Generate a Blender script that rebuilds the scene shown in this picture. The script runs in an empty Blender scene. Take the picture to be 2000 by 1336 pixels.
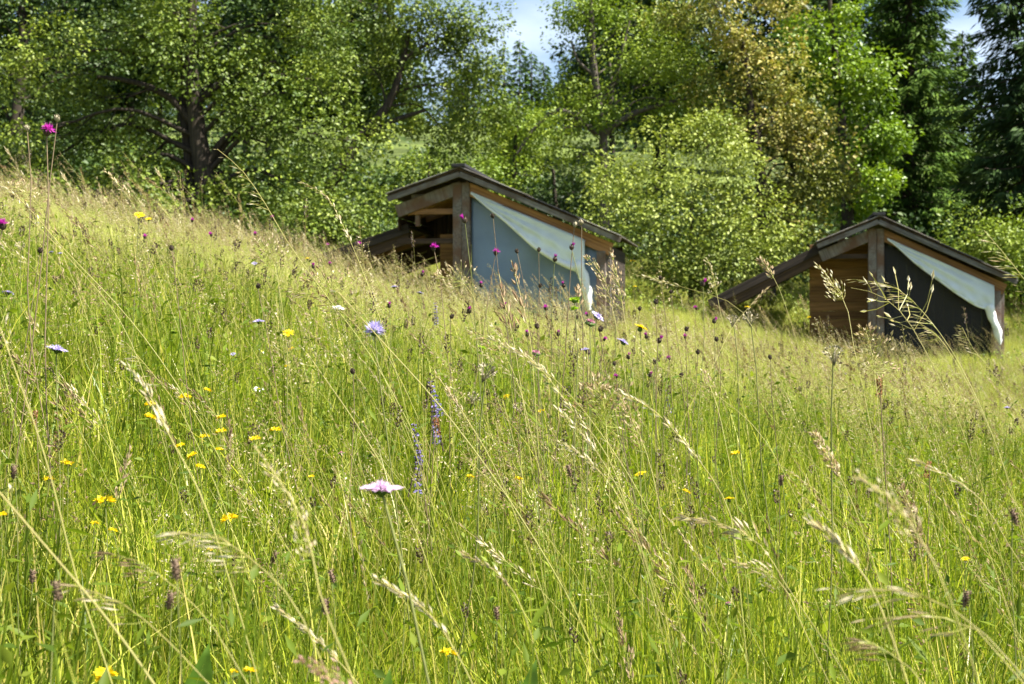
import bpy, math, random
import numpy as np
from mathutils import Vector, Matrix
R = math.radians
rng = np.random.default_rng(7)
random.seed(7)
scene = bpy.context.scene
COL = scene.collection

# ------------------------------------------------------------------ camera, sky, sun, exposure
FPX = 2778.0                                   # focal length in pixels of the 2000 px wide frame
cam_d = bpy.data.cameras.new('camera'); cam = bpy.data.objects.new('camera', cam_d); COL.objects.link(cam)
cam_d.lens = 50; cam_d.sensor_width = 36; cam_d.clip_start = 0.05; cam_d.clip_end = 3000
cam.location = (0, 0, 0); cam.rotation_euler = (R(90), 0, 0)
cam_d.dof.use_dof = True; cam_d.dof.focus_distance = 2.5; cam_d.dof.aperture_fstop = 15.0
scene.camera = cam
SUN_EL, SUN_AZ = R(57), Vector((0.93, -0.33))   # the sun stands high to the right
SUN_AZ.normalize()
world = bpy.data.worlds.new('World'); scene.world = world; world.use_nodes = True
nt = world.node_tree; nt.nodes.clear()
def N(tree, t, **kw):
    n = tree.nodes.new(t)
    for k, v in kw.items(): setattr(n, k, v)
    return n
sky = N(nt, 'ShaderNodeTexSky', sky_type='NISHITA', sun_disc=False)
sky.sun_elevation = SUN_EL; sky.sun_rotation = math.atan2(SUN_AZ.x, SUN_AZ.y)
sky.air_density = 1.0; sky.dust_density = 0.6; sky.ozone_density = 1.2
tc = N(nt, 'ShaderNodeTexCoord'); mp = N(nt, 'ShaderNodeMapping'); mp.inputs['Scale'].default_value = (3.0, 3.0, 7.5)
mp.inputs['Location'].default_value = (0.35, 0.2, 0.62)
nz = N(nt, 'ShaderNodeTexNoise'); nz.inputs['Scale'].default_value = 1.5; nz.inputs['Detail'].default_value = 6; nz.inputs['Roughness'].default_value = 0.55
rp = N(nt, 'ShaderNodeValToRGB'); rp.color_ramp.elements[0].position = 0.50; rp.color_ramp.elements[1].position = 0.80
mx = N(nt, 'ShaderNodeMix', data_type='RGBA'); mx.inputs['B'].default_value = (6.4, 7.2, 8.4, 1)
bg = N(nt, 'ShaderNodeBackground'); bg.inputs['Strength'].default_value = 0.052
wo = N(nt, 'ShaderNodeOutputWorld')
L = nt.links.new
L(tc.outputs['Generated'], mp.inputs['Vector']); L(mp.outputs['Vector'], nz.inputs['Vector']); L(nz.outputs['Fac'], rp.inputs['Fac'])
L(rp.outputs['Color'], mx.inputs['Factor']); L(sky.outputs['Color'], mx.inputs['A']); L(mx.outputs['Result'], bg.inputs['Color']); L(bg.outputs['Background'], wo.inputs['Surface'])
sun_d = bpy.data.lights.new('sun', 'SUN'); sun_d.energy = 5.0; sun_d.angle = R(0.53); sun_d.color = (1.0, 0.955, 0.87)
sun = bpy.data.objects.new('sun', sun_d); COL.objects.link(sun)
to_sun = Vector((SUN_AZ.x*math.cos(SUN_EL), SUN_AZ.y*math.cos(SUN_EL), math.sin(SUN_EL)))
sun.rotation_euler = to_sun.to_track_quat('Z', 'Y').to_euler()
scene.view_settings.view_transform = 'Standard'; scene.view_settings.look = 'None'
scene.view_settings.gamma = 1; scene.view_settings.use_curve_mapping = False
scene.view_settings.exposure = 1.86
scene.cycles.max_bounces = 7; scene.cycles.diffuse_bounces = 3; scene.cycles.glossy_bounces = 2
scene.cycles.transmission_bounces = 4; scene.cycles.transparent_max_bounces = 4
scene.cycles.caustics_reflective = False; scene.cycles.caustics_refractive = False
scene.cycles.sample_clamp_indirect = 4
try: scene.cycles.use_denoising = True
except Exception: pass

def at(px, py, d):
    """a point of the place, from its direction in the photograph and its distance in metres"""
    return np.array([(px-1000.0)/FPX*d, d, (668.0-py)/FPX*d])

# ------------------------------------------------------------------ tagging and linking
def tag(o, label=None, cat=None, group=None, kind=None):
    if label: o['label'] = label
    if cat: o['category'] = cat
    if group: o['group'] = group
    if kind: o['kind'] = kind
    return o
def empty(name, loc, label, cat, group=None, rz=0.0):
    o = bpy.data.objects.new(name, None); COL.objects.link(o); o.location = loc; o.rotation_euler = (0, 0, rz)
    o.empty_display_size = 0.1
    return tag(o, label, cat, group)
def link(name, me, parent=None):
    o = bpy.data.objects.new(name, me); COL.objects.link(o)
    if parent is not None: o.parent = parent
    return o
def mesh_np(name, V, F, mats, tone=None, midx=None, smooth=False):
    """V (n,3), F (m,3|4) int -> mesh; tone is a per-vertex float attribute that drives colour variation"""
    V = np.ascontiguousarray(V, np.float32); F = np.ascontiguousarray(F, np.int32)
    k = F.shape[1]; me = bpy.data.meshes.new(name)
    me.vertices.add(len(V)); me.vertices.foreach_set('co', V.ravel())
    me.loops.add(F.size); me.loops.foreach_set('vertex_index', F.ravel())
    me.polygons.add(len(F)); me.polygons.foreach_set('loop_start', np.arange(0, F.size, k, dtype=np.int32))
    try: me.polygons.foreach_set('loop_total', np.full(len(F), k, np.int32))
    except Exception: pass
    for m in (mats if isinstance(mats, (list, tuple)) else [mats]): me.materials.append(m)
    if midx is not None: me.polygons.foreach_set('material_index', np.ascontiguousarray(midx, np.int32))
    if tone is not None:
        a = me.attributes.new('tone', 'FLOAT', 'POINT'); a.data.foreach_set('value', np.ascontiguousarray(tone, np.float32))
    if smooth: me.polygons.foreach_set('use_smooth', np.ones(len(F), bool))
    me.update(calc_edges=True); me.validate()
    return me
class Geo:
    """collects quads (triangles as quads with a repeated corner are avoided: 3- and 4-corner faces are kept apart)"""
    def __init__(s): s.V = []; s.F = []; s.T = []; s.M = []; s.n = 0
    def add(s, V, F, tone=0.5, m=0):
        V = np.asarray(V, float).reshape(-1, 3); F = np.asarray(F, int)
        s.V.append(V); s.F.append(F+s.n)
        s.T.append(np.broadcast_to(np.asarray(tone, float), (len(V),)).copy()); s.M.append(np.full(len(F), m)); s.n += len(V)
    def mesh(s, name, mats, smooth=False):
        F = []
        M = []
        for f, m in zip(s.F, s.M):
            if f.shape[1] == 4:
                F.append(np.concatenate([f[:, [0, 1, 2]], f[:, [0, 2, 3]]])); M.append(np.concatenate([m, m]))
            else: F.append(f); M.append(m)
        return mesh_np(name, np.concatenate(s.V), np.concatenate(F), mats, np.concatenate(s.T), np.concatenate(M), smooth)

def unit(v): return v/np.maximum(np.linalg.norm(v, axis=-1, keepdims=True), 1e-9)
def ribbons(P, W, side=None):
    """P (n,k,3) centre lines, W (n,k) widths, side (n,3) -> V, F(quads)"""
    n, k, _ = P.shape
    if side is None:
        d = P[:, -1]-P[:, 0]; side = unit(np.cross(d, rng.normal(size=(n, 3))))
    S = side[:, None, :]*W[:, :, None]*0.5
    V = np.stack([P-S, P+S], 2).reshape(-1, 3)
    i = np.arange(n)[:, None]*k*2 + np.arange(k-1)[None]*2
    F = np.stack([i, i+1, i+3, i+2], -1).reshape(-1, 4)
    return V, F
def tube(P, rad, sides=5):
    """one tapered tube along P (k,3)"""
    P = np.asarray(P, float); k = len(P); rad = np.broadcast_to(np.asarray(rad, float), (k,))
    T = unit(np.gradient(P, axis=0)); up = np.array([0.13, 0.31, 1.0]); 
    if abs(np.dot(T.mean(0), up))/np.linalg.norm(up) > .9: up = np.array([1.0, .2, .05])
    A = unit(np.cross(T, up)); B = np.cross(T, A)
    a = np.arange(sides)/sides*2*math.pi
    ring = np.cos(a)[None, :, None]*A[:, None]+np.sin(a)[None, :, None]*B[:, None]
    V = (P[:, None]+ring*rad[:, None, None]).reshape(-1, 3)
    F = []
    for j in range(k-1):
        for s in range(sides):
            F.append((j*sides+s, j*sides+(s+1) % sides, (j+1)*sides+(s+1) % sides, (j+1)*sides+s))
    return V, np.array(F)
def curve_pts(ctrl, k):
    """smooth curve through control points"""
    ctrl = np.asarray(ctrl, float); m = len(ctrl)
    if m == 2: t = np.linspace(0, 1, k)[:, None]; return ctrl[0]*(1-t)+ctrl[1]*t
    s = np.r_[0, np.cumsum(np.linalg.norm(np.diff(ctrl, axis=0), axis=1))]; s /= s[-1]
    tt = np.linspace(0, 1, k); out = np.zeros((k, 3))
    tan = np.gradient(ctrl, s, axis=0)
    j = np.clip(np.searchsorted(s, tt, side='right')-1, 0, m-2)
    h = (s[j+1]-s[j])[:, None]; u = ((tt-s[j])[:, None])/h
    return (2*u**3-3*u**2+1)*ctrl[j]+(u**3-2*u**2+u)*h*tan[j]+(-2*u**3+3*u**2)*ctrl[j+1]+(u**3-u**2)*h*tan[j+1]
def leaves(P, D, Nn, Ln, Wd, fold=0.18, curl=0.0):
    """leaf blades: 4 corners each, folded along the midrib. P,D,Nn (n,3); Ln,Wd (n,)"""
    D = unit(D); S = unit(np.cross(D, Nn)); Nn = np.cross(S, D)
    Ln = np.asarray(Ln)[:, None]; Wd = np.asarray(Wd)[:, None]
    b = P; t = P+D*Ln-Nn*Ln*curl; l = P+D*Ln*.45-S*Wd*.5+Nn*Wd*fold; r = P+D*Ln*.45+S*Wd*.5+Nn*Wd*fold
    V = np.stack([b, r, t, l], 1).reshape(-1, 3); i = np.arange(len(P))[:, None]*4
    F = np.concatenate([i+np.array([[0, 1, 2]]), i+np.array([[0, 2, 3]])])
    return V, F

# ------------------------------------------------------------------ materials
def mat_new(name):
    m = bpy.data.materials.new(name); m.use_nodes = True; t = m.node_tree; t.nodes.clear(); return m, t
def out_of(t, sh): o = N(t, 'ShaderNodeOutputMaterial'); t.links.new(sh, o.inputs['Surface'])
def ramp(t, fac, cols):
    r = N(t, 'ShaderNodeValToRGB'); cr = r.color_ramp
    while len(cr.elements) < len(cols): cr.elements.new(0.5)
    for i, c in enumerate(cols):
        p, c = c if isinstance(c[0], (int, float)) and isinstance(c[1], tuple) else (i/(len(cols)-1), c)
        cr.elements[i].position = p; cr.elements[i].color = (*c, 1)
    t.links.new(fac, r.inputs['Fac']); return r.outputs['Color']
def plant_mat(name, cols, trans=0.35, rough=0.45, spec=0.4, tcol=1.25, vary=0.35, world_scale=0.8, dry=None):
    """leaf or blade: 'tone' attribute picks the colour, slow patches of the ground vary it, light shines through"""
    m, t = mat_new(name)
    at_ = N(t, 'ShaderNodeAttribute', attribute_name='tone')
    col = ramp(t, at_.outputs['Fac'], cols)
    geo = N(t, 'ShaderNodeNewGeometry'); nz = N(t, 'ShaderNodeTexNoise'); nz.inputs['Scale'].default_value = world_scale; nz.inputs['Detail'].default_value = 2
    t.links.new(geo.outputs['Position'], nz.inputs['Vector'])
    hs = N(t, 'ShaderNodeHueSaturation')
    mr = N(t, 'ShaderNodeMapRange'); mr.inputs['From Min'].default_value = .3; mr.inputs['From Max'].default_value = .7
    gain = 1.04 if name.startswith('leaf') else 1.0
    mr.inputs['To Min'].default_value = gain*(1-vary); mr.inputs['To Max'].default_value = gain*(1+vary)
    t.links.new(nz.outputs['Fac'], mr.inputs['Value']); t.links.new(mr.outputs['Result'], hs.inputs['Value'])
    if dry:
        mx = N(t, 'ShaderNodeMix', data_type='RGBA'); mx.inputs['B'].default_value = (*dry, 1)
        n2 = N(t, 'ShaderNodeTexNoise'); n2.inputs['Scale'].default_value = .55; n2.inputs['Detail'].default_value = 3
        t.links.new(geo.outputs['Position'], n2.inputs['Vector'])
        # drier turf further up the bank on the left and beyond
        sx = N(t, 'ShaderNodeSeparateXYZ'); t.links.new(geo.outputs['Position'], sx.inputs[0])
        a1 = N(t, 'ShaderNodeMath', operation='MULTIPLY_ADD'); a1.inputs[1].default_value = 0.035; a1.inputs[2].default_value = -0.52
        t.links.new(sx.outputs['Y'], a1.inputs[0])
        cl = N(t, 'ShaderNodeMath', operation='MINIMUM'); cl.inputs[1].default_value = -.1; t.links.new(a1.outputs[0], cl.inputs[0])
        a2 = N(t, 'ShaderNodeMath', operation='MULTIPLY_ADD'); a2.inputs[1].default_value = 1.3; t.links.new(n2.outputs['Fac'], a2.inputs[0]); t.links.new(cl.outputs[0], a2.inputs[2])
        a2.use_clamp = True
        t.links.new(a2.outputs[0], mx.inputs['Factor']); t.links.new(col, mx.inputs['A']); col = mx.outputs['Result']
    t.links.new(col, hs.inputs['Color'])
    p = N(t, 'ShaderNodeBsdfPrincipled'); p.inputs['Roughness'].default_value = rough; p.inputs['Specular IOR Level'].default_value = spec
    t.links.new(hs.outputs['Color'], p.inputs['Base Color'])
    if trans > 0:
        tr = N(t, 'ShaderNodeBsdfTranslucent'); g = N(t, 'ShaderNodeMix', data_type='RGBA', blend_type='MULTIPLY'); g.inputs['Factor'].default_value = 1
        g.inputs['B'].default_value = (tcol*1.08, tcol*1.1, tcol*.55, 1); t.links.new(hs.outputs['Color'], g.inputs['A']); t.links.new(g.outputs['Result'], tr.inputs['Color'])
        ms = N(t, 'ShaderNodeMixShader'); ms.inputs['Fac'].default_value = trans
        t.links.new(p.outputs[0], ms.inputs[1]); t.links.new(tr.outputs[0], ms.inputs[2]); out_of(t, ms.outputs[0])
    else: out_of(t, p.outputs[0])
    return m
def plain_mat(name, col, rough=.6, spec=.3, trans=0.0, var=.15, scale=30):
    m, t = mat_new(name); p = N(t, 'ShaderNodeBsdfPrincipled'); p.inputs['Roughness'].default_value = rough; p.inputs['Specular IOR Level'].default_value = spec
    tcd = N(t, 'ShaderNodeTexCoord'); nz = N(t, 'ShaderNodeTexNoise'); nz.inputs['Scale'].default_value = scale; nz.inputs['Detail'].default_value = 3
    t.links.new(tcd.outputs['Object'], nz.inputs['Vector'])
    c = ramp(t, nz.outputs['Fac'], [(.3, tuple(max(0, x*(1-var)) for x in col)), (.7, tuple(min(1, x*(1+var)) for x in col))])
    t.links.new(c, p.inputs['Base Color'])
    if trans:
        tr = N(t, 'ShaderNodeBsdfTranslucent'); t.links.new(c, tr.inputs['Color']); ms = N(t, 'ShaderNodeMixShader'); ms.inputs['Fac'].default_value = trans
        t.links.new(p.outputs[0], ms.inputs[1]); t.links.new(tr.outputs[0], ms.inputs[2]); out_of(t, ms.outputs[0])
    else: out_of(t, p.outputs[0])
    return m
def wood_mat(name, a, b, rough=.75, axis='X', weather=None):
    m, t = mat_new(name); p = N(t, 'ShaderNodeBsdfPrincipled'); p.inputs['Roughness'].default_value = rough; p.inputs['Specular IOR Level'].default_value = .2
    tcd = N(t, 'ShaderNodeTexCoord'); mp = N(t, 'ShaderNodeMapping')
    s = {'X': (.8, 14, 14), 'Y': (14, .8, 14), 'Z': (14, 14, .8)}[axis]; mp.inputs['Scale'].default_value = s
    oi = N(t, 'ShaderNodeObjectInfo'); ad = N(t, 'ShaderNodeVectorMath', operation='ADD'); t.links.new(tcd.outputs['Object'], ad.inputs[0])
    ml = N(t, 'ShaderNodeVectorMath', operation='SCALE'); ml.inputs['Scale'].default_value = 37.0
    cb = N(t, 'ShaderNodeCombineXYZ'); t.links.new(oi.outputs['Random'], cb.inputs[0]); t.links.new(oi.outputs['Random'], cb.inputs[2]); t.links.new(cb.outputs[0], ml.inputs[0]); t.links.new(ml.outputs[0], ad.inputs[1])
    t.links.new(ad.outputs[0], mp.inputs['Vector']); nz = N(t, 'ShaderNodeTexNoise'); nz.inputs['Scale'].default_value = 2.5; nz.inputs['Detail'].default_value = 5
    t.links.new(mp.outputs[0], nz.inputs['Vector']); c = ramp(t, nz.outputs['Fac'], [(.3, a), (.68, b)])
    hs = N(t, 'ShaderNodeHueSaturation'); mr = N(t, 'ShaderNodeMapRange'); mr.inputs['To Min'].default_value = .75; mr.inputs['To Max'].default_value = 1.25
    t.links.new(oi.outputs['Random'], mr.inputs['Value']); t.links.new(mr.outputs[0], hs.inputs['Value']); t.links.new(c, hs.inputs['Color']); c = hs.outputs[0]
    if weather:
        n2 = N(t, 'ShaderNodeTexNoise'); n2.inputs['Scale'].default_value = 3; n2.inputs['Detail'].default_value = 4; t.links.new(ad.outputs[0], n2.inputs['Vector'])
        f = N(t, 'ShaderNodeMapRange'); f.inputs['From Min'].default_value = .42; f.inputs['From Max'].default_value = .62; t.links.new(n2.outputs['Fac'], f.inputs['Value'])
        mx = N(t, 'ShaderNodeMix', data_type='RGBA'); mx.inputs['B'].default_value = (*weather, 1); t.links.new(f.outputs[0], mx.inputs['Factor']); t.links.new(c, mx.inputs['A']); c = mx.outputs['Result']
    bp = N(t, 'ShaderNodeBump'); bp.inputs['Strength'].default_value = .5; bp.inputs['Distance'].default_value = .01; t.links.new(nz.outputs['Fac'], bp.inputs['Height']); t.links.new(bp.outputs[0], p.inputs['Normal'])
    t.links.new(c, p.inputs['Base Color']); out_of(t, p.outputs[0]); return m

M = {}
M['blade'] = plant_mat('grass_blade', [(0, (.035, .080, .004)), (.3, (.17, .240, .014)), (.65, (.33, .375, .028)), (.9, (.47, .48, .08)), (1, (.56, .46, .14))], trans=.42, rough=.40, spec=.35, vary=.30, world_scale=2.2)
M['blade_far'] = plant_mat('grass_blade_far', [(0, (.10, .15, .008)), (.4, (.26, .305, .024)), (.75, (.41, .43, .05)), (1, (.52, .45, .15))], trans=.40, rough=.5, spec=.2, vary=.22, world_scale=.5, dry=(.43, .45, .15))
M['seed'] = plant_mat('grass_seed', [(0, (.17, .105, .06)), (.4, (.36, .27, .15)), (.75, (.54, .46, .30)), (1, (.62, .56, .40))], trans=.25, rough=.6, spec=.2, tcol=1.1, vary=.15)
M['pinkseed'] = plant_mat('pink_grass_seed', [(0, (.30, .14, .12)), (.5, (.50, .29, .25)), (1, (.64, .45, .38))], trans=.25, rough=.6, spec=.2, tcol=1.1, vary=.1)
M['culm'] = plant_mat('grass_culm', [(0, (.10, .14, .02)), (.5, (.26, .28, .05)), (1, (.46, .37, .15))], trans=.2, rough=.5, spec=.3, vary=.15)
M['darkseed'] = plant_mat('dark_seed_head', [(0, (.03, .02, .015)), (.5, (.075, .05, .03)), (1, (.17, .11, .07))], trans=.1, vary=.1)
M['herb'] = plant_mat('herb_leaf', [(0, (.050, .090, .008)), (.6, (.12, .17, .012)), (1, (.19, .23, .025))], trans=.40, rough=.55, spec=.15, vary=.2)
M['herb_dark'] = plant_mat('broad_leaf', [(0, (.03, .075, .008)), (1, (.09, .16, .014))], trans=.45, rough=.7, spec=.1, vary=.4, world_scale=40)
M['bark'] = wood_mat('bark', (.022, .017, .012), (.075, .058, .042), .9, 'Z')
M['bark_light'] = wood_mat('bark_light', (.04, .033, .026), (.12, .10, .08), .9, 'Z')
M['wood_old'] = wood_mat('weathered_wood', (.085, .070, .060), (.20, .175, .155), .8, 'Z', weather=(.13, .075, .05))
M['wood_grey'] = wood_mat('grey_roof_board', (.085, .080, .075), (.27, .25, .23), .8, 'X', weather=(.10, .075, .06))
M['wood_warm'] = wood_mat('warm_timber', (.17, .078, .030), (.34, .175, .075), .65, 'X')
M['wood_dark'] = wood_mat('dark_stained_board', (.028, .018, .012), (.085, .052, .032), .75, 'X')
M['wood_black'] = wood_mat('very_dark_board', (.014, .011, .009), (.045, .034, .026), .8, 'X')  # very dark brown, for the side wall and lean-to edge boards
M['wood_panel'] = wood_mat('orange_brown_board', (.12, .058, .020), (.25, .13, .045), .7, 'X')
M['felt'] = plain_mat('roofing_felt', (.028, .028, .030), .85, .2, scale=12)

# ------------------------------------------------------------------ the lie of the land
CP = np.array([
 (0, 0, -.80), (-1.5, .5, -.66), (1.5, .5, -.93), (0, 3, -.56), (-1.2, 3, -.36), (1.2, 3, -.72), (0, 6, -.36), (-2.2, 6, .10), (2.5, 6, -.80),
 (-3.6, 10, .58), (-2.5, 11.5, .42), (-4.3, 13, .95), (-1.76, 14, .26), (0, 9.5, -.20), (3.6, 10, -.98), (5.5, 15, -1.02), (6, 20, -.85), (2, 15, -.38), (-.77, 22.6, .25), (1.2, 22.6, .08), (-3, 21, .9), (-6, 22, 1.6),
 (6.6, 25.6, -.48), (8.8, 25.6, -.30), (4.2, 25, -.02), (12, 24, -.3), (-.9, 27, .95), (3, 32, 1.1), (-6.5, 31, 2.2), (-12, 30, 2.9), (11, 33, .9), (0, 45, 4.3), (-16, 45, 5.6), (16, 45, 3.2),
 (-4, 60, 7.7), (25, 62, 6), (-30, 60, 8.5), (0, 85, 12), (0, 125, 18.5), (-70, 125, 21), (70, 125, 16), (0, 210, 30), (-130, 200, 34), (130, 200, 24), (-40, 10, 4.5), (40, 10, -5), (-60, 40, 9), (60, 40, 0), (0, -12, -2.2), (-30, -12, 2), (30, -12, -6)], float)
def _tps(r2): return np.where(r2 > 1e-12, .5*r2*np.log(np.maximum(r2, 1e-12)), 0)
def _warp(xy): return xy/(1+np.linalg.norm(xy, axis=-1, keepdims=True)*.012)
_cx = _warp(CP[:, :2]); _n = len(CP)
_A = np.zeros((_n+3, _n+3)); _A[:_n, :_n] = _tps(((_cx[:, None]-_cx[None])**2).sum(-1))+np.eye(_n)*.02
_A[:_n, _n:] = np.c_[np.ones(_n), _cx]; _A[_n:, :_n] = _A[:_n, _n:].T
_w = np.linalg.solve(_A, np.r_[CP[:, 2], 0, 0, 0])
def H(x, y):
    x = np.asarray(x, float); y = np.asarray(y, float); sh = x.shape
    q = _warp(np.stack([x.ravel(), y.ravel()], -1)); out = np.empty(len(q))
    for i in range(0, len(q), 20000):
        b = q[i:i+20000]; out[i:i+20000] = _tps(((b[:, None]-_cx[None])**2).sum(-1))@_w[:_n]+np.c_[np.ones(len(b)), b]@_w[_n:]
    z = out.reshape(sh)
    return z+.018*np.sin(x*2.1+.7)*np.cos(y*1.7)+.03*np.sin(x*.55+y*.43)
def ground():
    ys = np.r_[np.linspace(-12, 0, 13)[:-1], np.linspace(0, 40, 100)[:-1], np.linspace(40, 260, 70), [320, 420, 600]]
    us = np.sinh(np.linspace(-2.4, 2.4, 121))/math.sinh(2.4)
    X = us[None]*np.where(ys < 40, 60, 60+(ys-40)*1.2)[:, None]; Y = np.broadcast_to(ys[:, None], X.shape)
    Z = H(X, np.minimum(Y, 260)); V = np.stack([X, Y, Z], -1).reshape(-1, 3); c = len(us)
    i = (np.arange(len(ys)-1)[:, None]*c+np.arange(c-1)[None]).ravel()
    F = np.stack([i, i+1, i+c+1, i+c], -1)
    m, t = mat_new('meadow_ground'); p = N(t, 'ShaderNodeBsdfPrincipled'); p.inputs['Roughness'].default_value = .9; p.inputs['Specular IOR Level'].default_value = .1
    g = N(t, 'ShaderNodeNewGeometry'); n1 = N(t, 'ShaderNodeTexNoise'); n1.inputs['Scale'].default_value = 1.2; n1.inputs['Detail'].default_value = 8; t.links.new(g.outputs['Position'], n1.inputs['Vector'])
    c1 = ramp(t, n1.outputs['Fac'], [(.3, (.030, .040, .012)), (.5, (.055, .075, .018)), (.7, (.09, .10, .035))])
    n2 = N(t, 'ShaderNodeTexNoise'); n2.inputs['Scale'].default_value = .09; n2.inputs['Detail'].default_value = 5; t.links.new(g.outputs['Position'], n2.inputs['Vector'])
    f = N(t, 'ShaderNodeMapRange'); f.inputs['From Min'].default_value = .45; f.inputs['From Max'].default_value = .6; t.links.new(n2.outputs['Fac'], f.inputs['Value'])
    mx = N(t, 'ShaderNodeMix', data_type='RGBA'); mx.inputs['B'].default_value = (.10, .13, .03, 1); t.links.new(f.outputs[0], mx.inputs['Factor']); t.links.new(c1, mx.inputs['A'])
    t.links.new(mx.outputs['Result'], p.inputs['Base Color']); out_of(t, p.outputs[0])
    o = link('meadow_ground', mesh_np('meadow_ground', V, F, m, smooth=True))
    tag(o, 'sloping meadow soil under the grass, rising to the wooded hillside', None, None, 'structure')
ground()

# ------------------------------------------------------------------ the two shelters
def box_np(sx, sy, sz, c=(0, 0, 0), bev=.004):
    """a slightly chamfered board, 8 + 16 corners"""
    x, y, z = sx/2, sy/2, sz/2; b = min(bev, x*.4, y*.4, z*.4)
    V = []
    for X, Y, Z in [(-1, -1, -1), (1, -1, -1), (1, 1, -1), (-1, 1, -1), (-1, -1, 1), (1, -1, 1), (1, 1, 1), (-1, 1, 1)]:
        V += [(X*x, Y*(y-b), Z*(z-b)), (X*(x-b), Y*y, Z*(z-b)), (X*(x-b), Y*(y-b), Z*z)]
    import itertools
    F = []
    idx = lambda v, k: v*3+k
    F += [[idx(0, 2), idx(3, 2), idx(2, 2), idx(1, 2)], [idx(4, 2), idx(5, 2), idx(6, 2), idx(7, 2)],
          [idx(0, 1), idx(1, 1), idx(5, 1), idx(4, 1)], [idx(3, 1), idx(7, 1), idx(6, 1), idx(2, 1)],
          [idx(0, 0), idx(4, 0), idx(7, 0), idx(3, 0)], [idx(1, 0), idx(2, 0), idx(6, 0), idx(5, 0)]]
    E = [((0, 1), 1, 2), ((3, 2), 1, 2), ((4, 5), 1, 2), ((7, 6), 1, 2), ((0, 3), 0, 2), ((1, 2), 0, 2), ((4, 7), 0, 2), ((5, 6), 0, 2), ((0, 4), 0, 1), ((1, 5), 0, 1), ((2, 6), 0, 1), ((3, 7), 0, 1)]
    for (a, b_), k1, k2 in E: F.append([idx(a, k1), idx(b_, k1), idx(b_, k2), idx(a, k2)])
    V = np.array(V)+np.array(c)
    T = []
    for v in range(8): T.append([v*3, v*3+1, v*3+2])
    return V, np.array(F), np.array(T)
_board_cache = {}
def board(name, a, b, w, t, mat, parent, up=(0, 0, 1)):
    """a timber from a to b (parent space), w = width along 'up', t = thickness; meshes of one size are shared"""
    a = Vector(a); b = Vector(b); d = b-a; Ln = d.length
    key = (round(Ln, 3), round(w, 3), round(t, 3), mat.name)
    if key not in _board_cache:
        V, F, T = box_np(Ln, t, w, bev=.005)
        me = bpy.data.meshes.new(name); me.from_pydata([tuple(v) for v in V], [], [list(map(int, f)) for f in F]+[list(map(int, f)) for f in T]); me.materials.append(mat)
        import bmesh
        bm = bmesh.new(); bm.from_mesh(me); bmesh.ops.recalc_face_normals(bm, faces=bm.faces[:]); bm.to_mesh(me); bm.free()
        _board_cache[key] = me
    o = link(name, _board_cache[key], parent)
    X = d.normalized(); Y = Vector(up).cross(X)
    if Y.length < 1e-4: Y = Vector((0, 1, 0)).cross(X)
    Y.normalize(); Z = X.cross(Y)
    m = Matrix((X, Y, Z)).transposed().to_4x4(); m.translation = (a+b)/2
    o.matrix_local = m
    return o
def sheet(name, fn, nu, nv, mat, parent, thick=.006, smooth=True):
    u, v = np.meshgrid(np.linspace(0, 1, nu), np.linspace(0, 1, nv), indexing='ij')
    P = fn(u, v).reshape(-1, 3); i = (np.arange(nu-1)[:, None]*nv+np.arange(nv-1)[None]).ravel()
    me = mesh_np(name, P, np.stack([i, i+1, i+nv+1, i+nv], -1), mat, smooth=smooth)
    o = link(name, me, parent); s = o.modifiers.new('thickness', 'SOLIDIFY'); s.thickness = thick; s.offset = 0
    return o
def cloth_mat(name, col, rough=.5, trans=.25, weave=0.0):
    m, t = mat_new(name); p = N(t, 'ShaderNodeBsdfPrincipled'); p.inputs['Roughness'].default_value = rough; p.inputs['Specular IOR Level'].default_value = .35
    tcd = N(t, 'ShaderNodeTexCoord'); nz = N(t, 'ShaderNodeTexNoise'); nz.inputs['Scale'].default_value = 2.2; nz.inputs['Detail'].default_value = 5
    t.links.new(tcd.outputs['Object'], nz.inputs['Vector'])
    c = ramp(t, nz.outputs['Fac'], [(.3, tuple(x*.85 for x in col)), (.7, tuple(x*1.1 for x in col))]); t.links.new(c, p.inputs['Base Color'])
    bp = N(t, 'ShaderNodeBump'); bp.inputs['Strength'].default_value = .25; bp.inputs['Distance'].default_value = .03; t.links.new(nz.outputs['Fac'], bp.inputs['Height']); t.links.new(bp.outputs[0], p.inputs['Normal'])
    if trans:
        tr = N(t, 'ShaderNodeBsdfTranslucent'); t.links.new(c, tr.inputs['Color']); ms = N(t, 'ShaderNodeMixShader'); ms.inputs['Fac'].default_value = trans
        t.links.new(p.outputs[0], ms.inputs[1]); t.links.new(tr.outputs[0], ms.inputs[2]); out_of(t, ms.outputs[0])
    else: out_of(t, p.outputs[0])
    return m
M['tarp'] = cloth_mat('pale_tarpaulin', (.76, .82, .82), .45, .2)
M['tarp_roll'] = cloth_mat('rolled_tarpaulin', (.80, .82, .80), .5, .1)
M['screen_sky_tint'] = cloth_mat('sky_tinted_sheet', (.15, .205, .29), .18, 0)  # blue-grey of the reflected sky is put into the base colour
M['screen_dark'] = cloth_mat('dark_mesh', (.018, .016, .015), .6, 0)
_t = M['screen_dark'].node_tree; _o = [n for n in _t.nodes if n.type == 'OUTPUT_MATERIAL'][0]; _p = _o.inputs['Surface'].links[0].from_socket
_x = N(_t, 'ShaderNodeBsdfTransparent'); _m = N(_t, 'ShaderNodeMixShader'); _m.inputs['Fac'].default_value = .28; _t.links.new(_p, _m.inputs[1]); _t.links.new(_x.outputs[0], _m.inputs[2]); _t.links.new(_m.outputs[0], _o.inputs['Surface'])

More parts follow.
